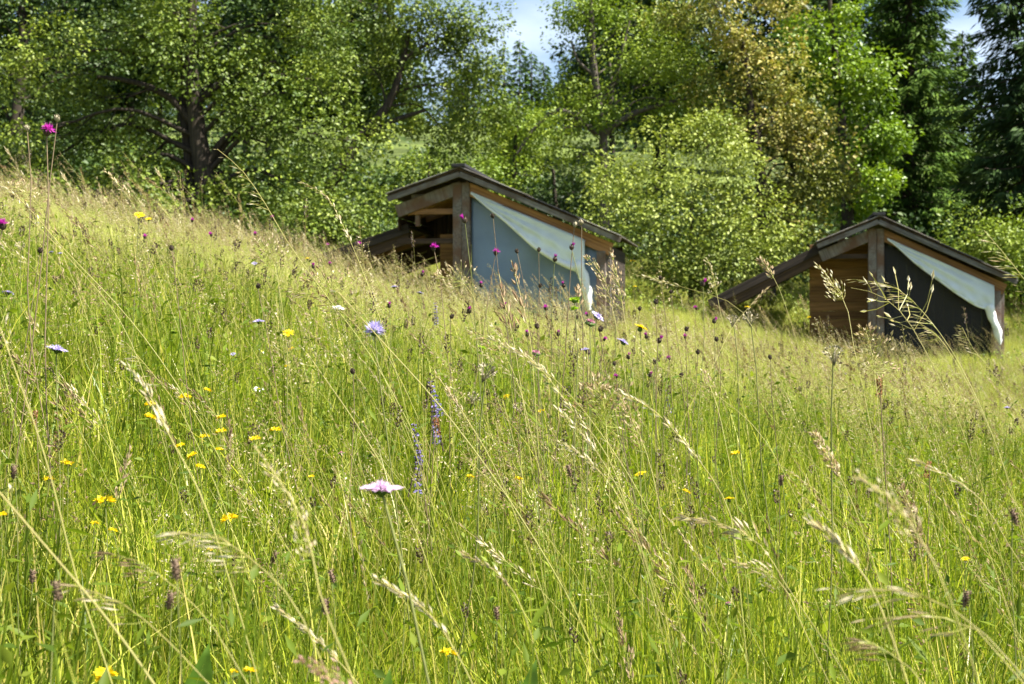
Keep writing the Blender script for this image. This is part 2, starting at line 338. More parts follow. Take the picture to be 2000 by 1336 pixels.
def shelter(name, label, px, d, yaw, screen, left):
    """local axes: x right, y into the shelter, z up; the ridge post stands at the origin of the front"""
    s = left['s']                                       # metres per pixel of the front at this distance
    P0 = at(px, 668, d); gz = float(H(P0[0], d)); zr = (668-left['ridge'])*s   # world height of the ridge
    root = empty(name, (P0[0], d, gz), label, 'shelter', 'timber shelters in the meadow', R(yaw))
    Hr = zr-gz                                           # ridge height over the ground at the post
    cy = math.cos(R(yaw))
    sy = math.sin(R(yaw))
    def loc(qx, qy, Y=0.0):
        u = (qx-1000)/FPX; X = (u*(d+Y*cy)-P0[0]+Y*sy)/(cy-u*sy); return X, (668-qy)/FPX*(d+X*sy+Y*cy)-gz
    fx = lambda dx: loc(px+dx, 600)[0]
    fz = lambda py: loc(px, py)[1]
    xr, zre = loc(*left['re'], -.28)                      # right eave
    xl, zle = loc(*left['le'], -.28)                      # end of the short left slope
    DP = 2.1
    pitch = (Hr-zre)/xr; lp = (Hr-zle)/-xl
    gl = lambda x, y: float(H(P0[0]+x*cy-y*math.sin(R(yaw)), d+x*math.sin(R(yaw))+y*cy))-gz
    # front roof edges: fascia boards, the felt and a second layer of boarding that ends part way down
    for x1, z1 in ((xr, zre), (xl, zle)):
        board('fascia_board', (0, -.28, Hr-.03), (x1, -.28, z1-.01), .085, .03, M['wood_grey'], root)
        board('rafter', (0.02*np.sign(x1), -.02, Hr-.21), (x1*.93, -.02, z1+(Hr-z1)*.07-.21), .20, .07, M['wood_warm'] if x1 > 0 else M['wood_old'], root)
    up = (-pitch, 0, 1)
    n = 12
    for k in range(n):                                   # roof boards, right slope
        a = k/n; b = (k+1)/n-.012/xr
        y0 = -.30; y1 = DP+.2
        za = Hr+.045-pitch*xr*(a+b)/2
        board('roof_board', (xr*(a+b)/2, y0, za), (xr*(a+b)/2, y1, za), (b-a)*xr*math.sqrt(1+pitch**2), .025, M['wood_dark'], root, up=(1, 0, -pitch))
    for k in range(6):
        a = (k+.5)/6; board('roof_board', (xl*a, -.30, Hr+.045-lp*-xl*a), (xl*a, DP+.2, Hr+.045-lp*-xl*a), -xl/6*.985*math.sqrt(1+lp**2), .025, M['wood_dark'], root, up=(-1, 0, -lp))
    for k, (a, b) in enumerate(((-.02, .44), (.42, .76), (.74, 1.0))):
        zz = lambda q: Hr+.085-.012*k-pitch*xr*q
        me = board('roofing_sheet', (xr*a, DP/2-.06, zz(a)), (xr*b, DP/2-.06, zz(b)), .016, DP+.56, M['wood_grey'] if k != 1 else M['felt'], root)
    board('roofing_sheet', (.03, DP/2-.06, Hr+.08), (xl*1.02, DP/2-.06, Hr+.08-lp*-xl*1.02), .016, DP+.56, M['wood_grey'], root)
    board('ridge_cap', (0, -.36, Hr+.10), (0, DP+.25, Hr+.10), .05, .22, M['felt'], root)
    # posts
    hb = gl(0, 0)-.3
    board('post', (-.085, 0, hb), (-.085, 0, Hr-.14), .13, .145, M['wood_old'], root, up=(0, 1, 0))
    board('post', (.055, -.015, hb), (.055, -.015, Hr-.14), .12, .125, M['wood_old'], root, up=(0, 1, 0))
    xp = xr*.87; board('post', (xp, 0, gl(xp, 0)-.3), (xp, 0, Hr-pitch*xp-.3), .14, .14, M['wood_old'], root, up=(0, 1, 0))
    board('post', (xp+.105, .05, gl(xp, 0)-.3), (xp+.105, .05, Hr-pitch*(xp+.105)-.12), .08, .07, M['wood_old'], root, up=(0, 1, 0))
    # right side wall, back wall, boards one by one
    zw = Hr-pitch*(xp+.14)-.14; m = max(3, int(zw/.2)+2)
    for k in range(m):
        z = zw-.1-k*.2
        board('wall_board', (xp+.12, .12, z), (xp+.12, DP, z), .197, .025, M['wood_black'], root)
    for k in range(12):
        x = .15+k*(xp-.15)/11; board('wall_board', (x, DP, gl(x, DP)-.4), (x, DP, Hr-pitch*x-.10), .025, (xp-.15)/11*.97, M['wood_dark'], root, up=(0, 1, 0))
    for k in range(9):                                   # dark boards closing the back of the porch
        q = (k+.5)/9; x = xl*.97*q; zt_ = Hr-lp*-x-.10
        zb_ = loc(px-20, left['backlow'][0], DP)[1]*(1-q)+loc(px-20, left['backlow'][1], DP)[1]*q
        if zt_-zb_ > .1: board('wall_board', (x, DP, zb_), (x, DP, zt_), .025, -xl*.97/9*.97, M['wood_dark'], root, up=(0, 1, 0))
    # bars under the left slope (seen from the open side)
    for z, mm in left['bars']:
        zz = fz(z); x1 = max(xl*.93, -(Hr-zz-.06)/lp)
        board('cross_beam', (-.15, .03, zz), (x1, .03, zz), .085, .06, M[mm], root)
    for q, y in ((.25, .7), (.5, 1.3), (.8, 1.9)):
        board('rafter', (-.05, y, Hr-.16), (xl*.95, y, Hr-.16-lp*-xl*.95), .12, .06, M['wood_warm'], root)
    board('stud', (xl*.66, .10, gl(xl*.66, .1)*0+fz(left['stud'])), (xl*.66, .10, Hr-lp*-xl*.66-.12), .09, .07, M['wood_old'], root, up=(0, 1, 0))
    # closing wall of the left slope
    if left['wall']:
        z0, z1 = fz(left['wall'][1]), zle-.06; m = max(2, int((z1-z0)/.16))
        for k in range(m):
            z = z1-(k+.5)*(z1-z0)/m
            board('wall_board', (xl+.03, .25, z), (xl+.03, DP, z), (z1-z0)/m*.96, .025, M['wood_dark'], root)
    # low lean-to roof running down to the left
    (ax, ay), (bx, by) = left['lean']
    y0, y1 = left['ly']; f0 = 1.0
    xa, za = loc(ax, ay, y0); xb, zb = loc(bx, by, y0)
    m = 7
    sl = math.hypot(xb-xa, zb-za)
    for k in range(m):
        q = (k+.5)/m; X = (xa+(xb-xa)*q)*f0; Z = (za+gz+(zb-za)*q)*f0-gz
        board('roof_board', (X, y0, Z-.05), (X, y1, Z-.05), sl/m*f0*.975, .03, M['wood_dark'], root, up=(xa-xb, 0, za-zb))
    A = Vector((xa*f0, 0, (za+gz)*f0-gz)); B = Vector((xb*f0, 0, (zb+gz)*f0-gz))
    board('fascia_board', (A.x, y0-.05, A.z-.05), (B.x, y0-.05, B.z-.05), .15, .03, M['wood_black'], root)
    board('rafter', (A.x, y0+.02, A.z-.20), (B.x*.98, y0+.02, B.z-.20), .17, .07, M['wood_warm' if left['warm'] else 'wood_dark'], root)
    for q_ in (.25, .5, .75, .98):
        yy_ = y0+(y1-y0)*q_; board('rafter', (A.x, yy_, A.z-.14), (B.x*.98, yy_, B.z-.14), .12, .06, M['wood_dark' if q_ > .3 else 'wood_warm'], root)
    me = board('roofing_sheet', (A.x, (y0+y1)/2, A.z+.0), (B.x, (y0+y1)/2, B.z+.0), .02, y1-y0+.1, M['felt'], root)
    board('post', (B.x+.15, y0+.3, gl(B.x+.15, y0+.3)-.3), (B.x+.15, y0+.3, B.z-.1), .10, .10, M['wood_old'], root, up=(0, 1, 0))
    board('post', (B.x+.15, y1-.2, gl(B.x+.15, y1-.2)-.3), (B.x+.15, y1-.2, B.z-.1), .10, .10, M['wood_old'], root, up=(0, 1, 0))
    # inner wall of orange-brown boards left of the ridge post
    (w0, w1, wt, wb) = left['inner']
    X0, X1 = fx(w0-px), fx(w1-px); zt, zb_ = fz(wt), fz(wb)
    m = left['ni']
    for k in range(m):
        z = zt-(k+.5)*(zt-zb_)/m
        x0 = X0
        board('wall_board', (x0, left['iy'], z), (X1, left['iy'], z), (zt-zb_)/m*.992, .025, M['wood_panel'], root)
    # screen sheet right of the ridge post
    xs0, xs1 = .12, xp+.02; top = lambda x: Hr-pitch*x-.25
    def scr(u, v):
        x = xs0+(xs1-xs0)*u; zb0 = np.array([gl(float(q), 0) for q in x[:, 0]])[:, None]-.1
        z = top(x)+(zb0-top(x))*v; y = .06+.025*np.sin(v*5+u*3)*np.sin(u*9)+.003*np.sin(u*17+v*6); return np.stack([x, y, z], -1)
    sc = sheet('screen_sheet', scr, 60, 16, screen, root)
    # tarpaulin triangle hanging under the rafter, its lower edge sagging and rolled
    e = left['edge']; ex = np.array([loc(*q, -.06)[0] for q in e]); ez = np.array([loc(*q, -.06)[1] for q in e])
    def low(x): return np.interp(x, ex, ez)
    ez = np.minimum(ez, top(ex)+.0)
    us = np.linspace(0, 1, 40); lz0 = curve_pts(np.stack([ex, ex*0, ez], -1), 60)
    def low(x): return np.interp(x, lz0[:, 0], lz0[:, 2])
    x0t, x1t = ex[0], ex[-1]
    def tp(u, v):
        x = x0t+(x1t-x0t)*u; z0 = top(x)+.02; z = z0+(np.minimum(low(x), z0-.01)-z0)*v
        h = (z0-low(x)); a_ = np.arctan2(z-(Hr-.3), x-.05); y = -.10-.10*np.sin(v*2.2)*h-.022*np.sin(a_*60+v*2)*np.sin(u*3.1)-.014*np.sin(x*9-z*17)*v-.008*np.sin(x*37+z*21)*v
        return np.stack([x, y, z], -1)
    ta = sheet('tarpaulin', tp, 60, 12, M['tarp'], root)
    g = Geo(); cc = np.stack([lz0[:, 0], -.11-.10*.8*np.maximum(top(lz0[:, 0])-lz0[:, 2], 0), lz0[:, 2]], -1)
    rr = np.linspace(.014, left['roll'], len(cc)); g.add(*tube(cc, rr, 8)); o = link('rolled_hem', g.mesh('rolled_hem', M['tarp_roll'], True), ta)
    # the free corner twisted into a hanging tail
    (t0, t1, t2, t3) = [np.array([loc(*q, -.14)[0], -.14, loc(*q, -.14)[1]]) for q in left['tail']]
    c = curve_pts([t0, t1, t2, t3], 14); g = Geo(); V, F = tube(c, np.array([.07, .10, .085, .075, .075, .075, .08, .085, .08, .075, .07, .06, .05, .03])*left['tw'], 8)
    V = V+.012*np.sin(V[:, [2]]*40+V[:, [0]]*60); g.add(V, F); link('hanging_tail', g.mesh('hanging_tail', M['tarp_roll'], True), ta)
    return root
shelter('wooden_shelter', 'left timber shelter, with a blue-grey screen under its pale tarpaulin', 905, 22.6, -11, M['screen_sky_tint'],
 dict(s=22.6/FPX, ridge=340, re=(1212, 468), le=(757, 388), bars=[(383, 'wood_old'), (412, 'wood_warm'), (470, 'wood_dark')], stud=440, wall=(757, 445), backlow=(470, 500),
      lean=((800, 440), (622, 503)), ly=(.45, 4.6), warm=False, inner=(845, 893, 452, 575), ni=7, iy=.5,
      edge=[(921, 377), (950, 402), (985, 429), (1020, 459), (1052, 486), (1084, 506), (1115, 521), (1143, 529)], roll=.055,
      tail=[(1128, 512), (1138, 535), (1146, 570), (1150, 606)], tw=1.0))
shelter('wooden_shelter', 'right timber shelter, with dark screen and lean-to roof reaching nearly to the grass', 1713, 25.6, -9, M['screen_dark'],
 dict(s=25.6/FPX, ridge=432, re=(1987, 550), le=(1596, 480), bars=[(470, 'wood_old'), (500, 'wood_dark')], stud=500, wall=None, backlow=(470, 540),
      lean=((1640, 462), (1385, 588)), ly=(.3, 4.8), warm=False, inner=(1586, 1712, 470, 690), ni=13, iy=.9,
      edge=[(1733, 466), (1748, 479), (1786, 513), (1840, 553), (1878, 580), (1917, 601), (1941, 604)], roll=.022,
      tail=[(1932, 596), (1938, 620), (1948, 645), (1953, 672)], tw=.9))

# ------------------------------------------------------------------ trees
def leaf_mat(name, cols, **kw): return plant_mat(name, cols, **kw)
M['leaf_pear'] = plant_mat('leaf_pear', [(0, (.050, .085, .010)), (.5, (.11, .155, .018)), (1, (.26, .310, .040))], trans=.15, rough=.5, spec=.25, vary=.25, world_scale=.5)
M['leaf_dark'] = plant_mat('leaf_dark', [(0, (.016, .036, .006)), (.5, (.032, .062, .010)), (1, (.075, .115, .018))], trans=.12, rough=.5, spec=.25, vary=.25, world_scale=.5)  # dark foliage; also serves as painted shade in undergrowth and front woodland
M['leaf_lime'] = plant_mat('leaf_lime', [(0, (.085, .14, .012)), (.5, (.145, .205, .018)), (1, (.28, .34, .035))], trans=.22, rough=.5, spec=.25, vary=.2, world_scale=.6)
M['leaf_pale'] = plant_mat('leaf_pale', [(0, (.085, .125, .016)), (.5, (.18, .225, .032)), (1, (.33, .365, .08))], trans=.20, rough=.5, spec=.25, vary=.2, world_scale=.7)
M['leaf_brown'] = plant_mat('leaf_brown', [(0, (.075, .10, .014)), (.5, (.19, .20, .032)), (.8, (.31, .275, .065)), (1, (.38, .27, .09))], trans=.18, rough=.5, spec=.25, vary=.2, world_scale=.6)
M['leaf_maple'] = plant_mat('leaf_maple', [(0, (.06, .115, .006)), (.5, (.13, .21, .010)), (1, (.25, .33, .015))], trans=.26, rough=.42, spec=.4, vary=.2, world_scale=.6)
M['needle'] = plant_mat('needle', [(0, (.022, .048, .006)), (.5, (.050, .100, .012)), (1, (.12, .18, .022))], trans=.12, rough=.65, spec=.1, vary=.25, world_scale=.6)
M['needle_blue'] = plant_mat('needle_blue', [(0, (.012, .026, .006)), (.5, (.024, .050, .012)), (1, (.055, .090, .020))], trans=.1, rough=.65, spec=.1, vary=.2, world_scale=.6)
M['leaf_far'] = plant_mat('leaf_far', [(0, (.018, .034, .008)), (.5, (.034, .060, .012)), (1, (.065, .095, .020))], trans=.15, rough=.45, spec=.3, vary=.3, world_scale=.25)  # darkened so the sunlit background woods read as shaded

DENS = .44
LEAF = .86
def crown(clumps, per, L0, mat, spread=(.34, .34, .20), up=.7, aspect=.68, name='crown', cen=None):
    """clumps (n,3) centres, per leaves in each -> one leafy mesh"""
    n = len(clumps); per = int(per*4.6/LEAF**1.75); C = np.repeat(clumps, per, 0); m = len(C)
    sc = np.repeat(rng.uniform(.6, 1.55, (n, 1)), per, 0)
    ball = unit(rng.normal(size=(m, 3))*[1, 1, .9])*(rng.uniform(.15, 1, (m, 1))**.36)
    ball *= 1+.22*np.sin(ball[:, [0]]*7+C[:, [2]]*9)*np.cos(ball[:, [2]]*6+C[:, [0]]*5)
    off = ball*np.array(spread)*sc*1.25
    P = C+off
    o = unit(P-(cen if cen is not None else clumps.mean(0)))
    Nn = unit(np.array([0, 0, 1.0])*up*.45+o*.25+unit(ball)*.85+rng.normal(size=(m, 3))*.27)
    D = unit(off+rng.normal(size=(m, 3))*.25+np.array([0, 0, -.10]))
    Ln = L0*LEAF*rng.uniform(.6, 1.35, m)
    V, F = leaves(P, D, Nn, Ln, Ln*aspect*rng.uniform(.8, 1.15, m), fold=.15, curl=.12)
    t = np.repeat(rng.uniform(.2, .8, n), per)+rng.normal(size=m)*.13
    return mesh_np(name, V, F, mat, np.repeat(np.clip(t, 0, 1), 4))
def shell(c, r, k, inner=.55):
    v = unit(rng.normal(size=(k, 3))); q = (rng.uniform(inner**3, 1, k)**(1/3))[:, None]
    return np.array(c)+v*q*np.array(r)
def tree(name, label, trunk, d, r0, lobes, mat, leaf=.10, per=60, dens=1.0, group='trees behind the meadow', bark='bark', limbs=(), up=.7, cat='tree', spread=(.50, .50, .36), depth=.85, trunk_r=None):
    """trunk: pixel path bottom to top; lobes: (px, py, half width px, half height px[, metres nearer or farther])"""
    tp = [at(p[0], p[1], d+(p[2] if len(p) > 2 else 0)) for p in trunk]
    tp[0][2] = float(H(tp[0][0], tp[0][1]))-.15
    base = tp[0].copy()
    root = empty(name, base, label, cat, group)
    TP = curve_pts(tp, 16); ln = len(TP)
    tr = np.linspace(r0, r0*.28, ln); tr[0] *= 1.35; tr[1] *= 1.12
    g = Geo(); g.add(*tube(TP-base, tr, 9))
    gl = Geo()
    for path, ra, rb in limbs:
        q = curve_pts([at(p[0], p[1], d+(p[2] if len(p) > 2 else 0)) for p in path], 10); gl.add(*tube(q-base, np.linspace(ra, rb, 10), 6))
    allc = []; cents = []
    for lb in lobes:
        px, py, rx, ry = lb[:4]; dz = lb[4] if len(lb) > 4 else 0.0
        dd = d+dz; c = at(px, py, dd); rX = rx/FPX*dd*.84; rZ = ry/FPX*dd*.84; rY = (rX+rZ)/2*depth
        k = max(4, int(1.12*dens*DENS*2.9*(rX*rZ*2+rX*rY+rZ*rY)/.62))
        cl = shell(c, (rX, rY, rZ), k, .72)
        # uneven outline: thin one side of the lobe
        cl += rng.normal(size=cl.shape)*.13
        allc.append(cl)
        j = np.argmin(np.linalg.norm(TP-(c-np.array([0, 0, rZ*.9])), axis=1)); j = max(j, 3)
        a = TP[j]; mid = (a+c)/2+np.array([0, 0, .18*np.linalg.norm(c-a)])+rng.normal(size=3)*.12
        rb = tr[j]*.30; q = curve_pts([a, mid, c], 8); gl.add(*tube(q-base, np.linspace(rb, rb*.35, 8), 5))
        pick = cl[rng.permutation(len(cl))[:max(5, len(cl)//3)]]
        for e in pick:
            s = q[rng.integers(3, 8)]; mid = (s+e)/2+rng.normal(size=3)*.12; gl.add(*tube(curve_pts([s, mid, e], 5)-base, np.linspace(rb*.3, .008, 5), 3))
    C = np.concatenate(allc)
    link('trunk', g.mesh('trunk', M[bark], True), root)
    tag(link('branch', gl.mesh('branch', M[bark], True), root), kind='stuff')
    o = link('crown', crown(C-base, per, leaf, M[mat], spread=spread, up=up, cen=C.mean(0)-base-np.array([0, 0, .8])), root); tag(o, kind='stuff')
    return root
# the big old tree on the left with its two stems
tree('broadleaf_tree', 'big dark old tree on the left, thick trunk rising behind the bank of seeding grass', [(398, 470), (402, 380), (385, 250), (372, 120), (380, -60)], 30, .27,
 [(60, 120, 150, 90), (200, 60, 150, 80, -.5), (330, 10, 130, 80), (480, 40, 150, 90, -.3), (620, 60, 110, 90, .3), (110, 250, 130, 75, -.4), (250, 190, 120, 70), (420, 160, 130, 75, .4), (560, 180, 120, 80, -.5),
  (300, 300, 90, 55, .6), (70, 330, 110, 50, .3), (230, 330, 90, 50, -.2), (520, 280, 95, 65, -.2), (640, 270, 80, 65, -.6), (640, 160, 80, 60, .2), (450, 340, 55, 40, .8), (300, 385, 60, 35, .2), (160, 385, 70, 32, .8), (400, -110, 260, 80), (130, -90, 220, 80, .3), (650, -60, 120, 70, .2), (250, 405, 80, 32, -.8), (330, 420, 50, 26, -.9), (470, 400, 55, 36, -.4), (545, 420, 50, 34, -.2), (120, 400, 90, 34, -.6), (560, 360, 60, 40, -.5)],
 'leaf_pear', leaf=.10, per=58, dens=.80, limbs=[([(372, 470, .2), (371, 330, .2), (358, 200, .2), (362, 60, .2)], .16, .08), ([(385, 250), (330, 190), (260, 160), (190, 150)], .10, .04), ([(402, 330), (440, 270), (500, 250), (560, 260)], .10, .03), ([(385, 200), (450, 150), (540, 120)], .09, .03)])
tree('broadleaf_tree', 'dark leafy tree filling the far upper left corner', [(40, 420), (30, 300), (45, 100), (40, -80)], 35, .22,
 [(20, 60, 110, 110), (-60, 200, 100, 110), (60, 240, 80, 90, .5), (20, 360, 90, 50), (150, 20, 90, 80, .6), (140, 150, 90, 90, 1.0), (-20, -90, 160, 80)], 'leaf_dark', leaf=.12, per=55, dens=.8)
tree('broadleaf_tree', 'fresh green tree with a leaning trunk just left of the left shelter roof', [(648, 440), (640, 390), (690, 290), (760, 200), (800, 60)], 34, .20,
 [(700, 110, 120, 100), (820, 150, 110, 90, .4), (900, 190, 80, 70, .2), (760, 250, 100, 60, .5), (660, 330, 60, 50, -.3), (880, 270, 80, 45, .6), (930, 130, 60, 45, .2), (700, 0, 110, 80), (790, 35, 90, 45), (865, 20, 45, 16, -.2), (925, 50, 32, 11, -.3), (870, 75, 30, 10), (960, 235, 70, 45, .9)],
 'leaf_pear', leaf=.10, per=56, dens=.85, limbs=[([(700, 280), (760, 240), (830, 215)], .09, .04), ([(780, 120), (850, 80), (930, 70), (975, 78)], .05, .012)])
tree('hazel_bush', 'low silvery green bush beside the lean-to of the left shelter', [(650, 500), (655, 470), (660, 440)], 26.5, .05,
 [(640, 400, 65, 42), (700, 420, 45, 38, .2), (600, 440, 40, 32, -.2), (665, 455, 60, 28, -.2), (560, 465, 30, 18, .2)], 'leaf_pear', leaf=.085, per=60, dens=1.15, cat='bush', group='bushes at the meadow edge')
tree('pear_tree', 'open crowned tree with a bare forked trunk standing between the two shelters', [(1181, 480), (1180, 380), (1178, 270), (1160, 130), (1155, 30), (1150, -60)], 33, .15,
 [(1150, 60, 45, 50), (1180, -10, 70, 50), (1130, 20, 40, 35), (1240, 110, 70, 50, .2), (1310, 160, 65, 50, .2), (1200, 190, 70, 40, .8), (1110, 170, 45, 35, .1), (1290, 60, 50, 45, .3), (1350, 210, 40, 35), (1260, 240, 60, 35, .4), (1130, 300, 45, 30, .2), (1215, 150, 55, 40, -.7), (1150, 215, 35, 25, -.6), (1300, 120, 55, 40, -.5), (1100, 250, 35, 25, -.3)],
 'leaf_lime', leaf=.085, per=48, dens=.80, bark='bark_light',
 limbs=[([(1178, 270), (1140, 240), (1090, 215), (1045, 250), (1010, 300)], .085, .03), ([(1178, 260), (1230, 225), (1290, 205), (1350, 190)], .09, .03), ([(1172, 200), (1200, 160), (1215, 100), (1230, 40)], .07, .02), ([(1165, 150), (1130, 120), (1115, 80)], .05, .02), ([(1178, 330), (1150, 300), (1120, 310)], .05, .02), ([(1180, 240), (1195, 190), (1190, 120)], .06, .03)])
tree('young_tree', 'slim yellow green tree standing in front of the hill, left of the forked trunk', [(1000, 430), (1005, 330), (1010, 230), (1015, 180)], 40, .10,
 [(1010, 215, 60, 45), (1060, 270, 60, 50), (980, 290, 60, 50, .4), (1040, 340, 70, 45), (970, 350, 50, 40)], 'leaf_lime', leaf=.11, per=48, dens=.8)
tree('young_tree', 'bright yellow green sapling thicket above the ridge of the left shelter', [(830, 430), (835, 360), (840, 320)], 37, .07,
 [(800, 350, 60, 45), (870, 330, 50, 40, .4), (760, 400, 60, 40), (930, 370, 55, 50, .3), (840, 400, 60, 35, .6)], 'leaf_lime', leaf=.10, per=48, dens=.8, cat='sapling')
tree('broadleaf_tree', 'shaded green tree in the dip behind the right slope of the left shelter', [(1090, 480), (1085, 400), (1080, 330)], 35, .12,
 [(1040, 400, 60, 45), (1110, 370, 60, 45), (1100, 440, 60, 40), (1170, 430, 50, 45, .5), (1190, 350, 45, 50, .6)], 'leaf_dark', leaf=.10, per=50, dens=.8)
tree('maple_bush', 'large rounded bush with pale glossy leaves between the shelters', [(1350, 560), (1352, 480), (1350, 400)], 28.5, .09,
 [(1350, 290, 70, 55), (1280, 350, 70, 50, .2), (1420, 340, 75, 55), (1240, 430, 70, 50), (1340, 420, 85, 60, -.5), (1450, 430, 75, 60), (1300, 490, 80, 35, -.3), (1410, 495, 90, 35, -.2), (1390, 245, 45, 35, .3), (1210, 380, 45, 35, .3), (1500, 470, 35, 35, .2), (1300, 530, 60, 20, -.2), (1370, 535, 60, 20, -.4), (1440, 530, 55, 22, -.2)], 'leaf_pale', leaf=.085, per=60, dens=.95, cat='bush', group='bushes at the meadow edge')
tree('copper_maple', 'bronze tinted tree left of the bright green maple', [(1500, 520), (1490, 380), (1470, 240), (1450, 80)], 32, .20,
 [(1400, 40, 100, 70), (1480, 100, 90, 60), (1420, 150, 80, 60, .3), (1540, 200, 80, 55), (1490, 250, 80, 50, .3), (1590, 270, 60, 50), (1550, 330, 70, 40, -.1), (1540, 400, 60, 40, -.2), (1570, 440, 55, 35), (1340, -20, 90, 60), (1500, -20, 90, 60, .4), (1380, 210, 60, 50, .6), (1480, 420, 60, 50, .7), (1620, 350, 35, 30)],
 'leaf_brown', leaf=.10, per=62, dens=1.05)
tree('green_maple', 'vivid green maple between the bronze tree and the dark spruce', [(1650, 520), (1655, 380), (1640, 200), (1620, 0)], 36, .20,
 [(1580, 30, 90, 70), (1660, 80, 80, 60), (1700, 160, 60, 50), (1630, 180, 80, 60, .5), (1700, 240, 60, 45), (1650, 290, 60, 45, .2), (1700, 360, 75, 32), (1660, 410, 60, 30, .3), (1590, -60, 110, 60), (1720, 300, 30, 30, .2), (1600, 120, 60, 50, .6)],
 'leaf_maple', leaf=.13, per=48, dens=.85)
tree('shrub', 'yellow green bush beyond the right end of the right shelter', [(1950, 600), (1950, 540), (1950, 500)], 28, .05,
 [(1900, 480, 40, 26), (1960, 470, 50, 30), (2010, 490, 50, 36), (1930, 510, 50, 25), (2060, 480, 60, 50), (1975, 530, 50, 25)], 'leaf_lime', leaf=.085, per=56, dens=1.0, cat='bush', group='bushes at the meadow edge')

def conifer(name, label, px, d, top_py, half_px, mat, n_br=110, droop=.35, base_py=None, start=.06, group='conifers on the hillside', dens=1.0, needle=.17, lean=0.0, hang=.5):
    b = at(px, 668, d); b[2] = float(H(b[0], d))-.1
    Ht = (668-top_py)/FPX*d-b[2]; Rm = half_px/FPX*d
    root = empty(name, b, label, 'conifer', group)
    g = Geo(); zz = np.linspace(0, 1, 12); tp = np.stack([lean*zz*Ht, zz*0, zz*Ht], -1); g.add(*tube(tp, np.linspace(Ht*.014+.03, .015, 12), 8))
    gb = Geo(); PP = []; DD = []; NN = []; TT = []
    for k in range(n_br):
        h = start+(1-start)*(k+rng.uniform(0, 1))/n_br; az = k*2.39996+rng.uniform(-.4, .4)
        Lb = Rm*((1-h)**.72)*rng.uniform(.55, 1.2)+.10
        o = np.array([math.cos(az), math.sin(az), 0]); s = np.array([lean*h*Ht, 0, h*Ht])
        u = np.linspace(0, 1, 6)[:, None]
        Q = s+o*Lb*u+np.array([0, 0, 1.0])*Lb*(-droop*u+droop*.45*u**3)
        gb.add(*tube(Q, np.linspace(.012+Lb*.012, .005, 6), 3))
        m = int(dens*Lb*62)+8
        t = rng.uniform(.12, 1, m)**.8; pos = s+o*Lb*t[:, None]+np.array([0, 0, 1.0])*(Lb*(-droop*t+droop*.45*t**3))[:, None]
        sd = np.cross(o, [0, 0, 1.0]); w = rng.uniform(-1, 1, m)[:, None]
        ext = (.10+.38*(1-t)*Lb**.5)[:, None]
        pos = pos+sd*w*ext+rng.normal(size=(m, 3))*.03+np.array([0, 0, -1.0])*np.abs(rng.normal(size=(m, 1)))*.16*hang
        D = unit(o*.8+sd*np.sign(w)*.55+np.array([0, 0, -1.0])*rng.uniform(.0, 1.0, (m, 1))*hang*1.1)
        PP.append(pos); DD.append(D); NN.append(unit(np.array([0, 0, 1.0])+rng.normal(size=(m, 3))*.35)); TT.append(np.clip(t*.55+rng.normal(size=m)*.18+.15, 0, 1))
    P = np.concatenate(PP); D = np.concatenate(DD); Nn = np.concatenate(NN); n = len(P); Ln = needle*rng.uniform(.7, 1.4, n)
    V, F = leaves(P, D, Nn, Ln, Ln*.24, fold=-.2, curl=.15)
    link('trunk', g.mesh('trunk', M['bark'], True), root); tag(link('branch', gb.mesh('branch', M['bark'], True), root), kind='stuff')
    tag(link('crown', mesh_np('crown', V, F, M[mat], np.repeat(np.concatenate(TT), 4)), root), kind='stuff')
    return root
conifer('spruce', 'tall dark spruce behind the ridge of the right shelter', 1775, 40, -420, 150, 'needle', n_br=230, dens=2.2, needle=.20, hang=.75, droop=.22)
conifer('spruce', 'tall drooping dark spruce cut by the right edge of the photo', 2010, 31, -520, 190, 'needle_blue', n_br=190, dens=2.2, droop=.24, needle=.20, hang=.8)
conifer('spruce', 'second dark spruce hidden partly behind the vivid green maple', 1660, 46, -300, 120, 'needle', n_br=170, dens=1.5, needle=.22, hang=.7)
conifer('young_spruce', 'small pale spruce tip in the gap of sky at the right', 1880, 52, 60, 70, 'needle', n_br=140, dens=1.3, needle=.24)
conifer('young_spruce', 'short dark spruce in shade under the pale spruce tip', 1850, 44, 250, 85, 'needle_blue', n_br=150, dens=1.6, needle=.22)
conifer('spruce', 'dark spruce far back in the upper left corner', 60, 42, -200, 110, 'needle_blue', n_br=150, dens=.8, needle=.26)
for i, (px, top, hw, dd, lab) in enumerate([
  (1015, 76, 34, 118, 'tallest spruce on the skyline between the two big trees'), (985, 92, 26, 121, 'spruce just left of the tallest one on the skyline'), (1038, 100, 28, 112, 'bushy spruce just right of the tallest one on the skyline'),
  (1062, 122, 24, 108, 'low spruce on the skyline, beside the forked trunk'), (960, 100, 20, 126, 'thin pointed spruce at the left end of the skyline gap'), (1105, 120, 28, 116, 'spruce on the skyline behind the forked trunk'),
  (925, 92, 30, 118, 'spruce on the skyline under the overhanging leafy branch'), (890, 80, 30, 122, 'spruce on the skyline showing through the leafy branch')]):
    conifer('skyline_spruce', lab, px, dd, top, hw, 'needle', n_br=60, dens=.55, needle=.42, group='spruces on the skyline')

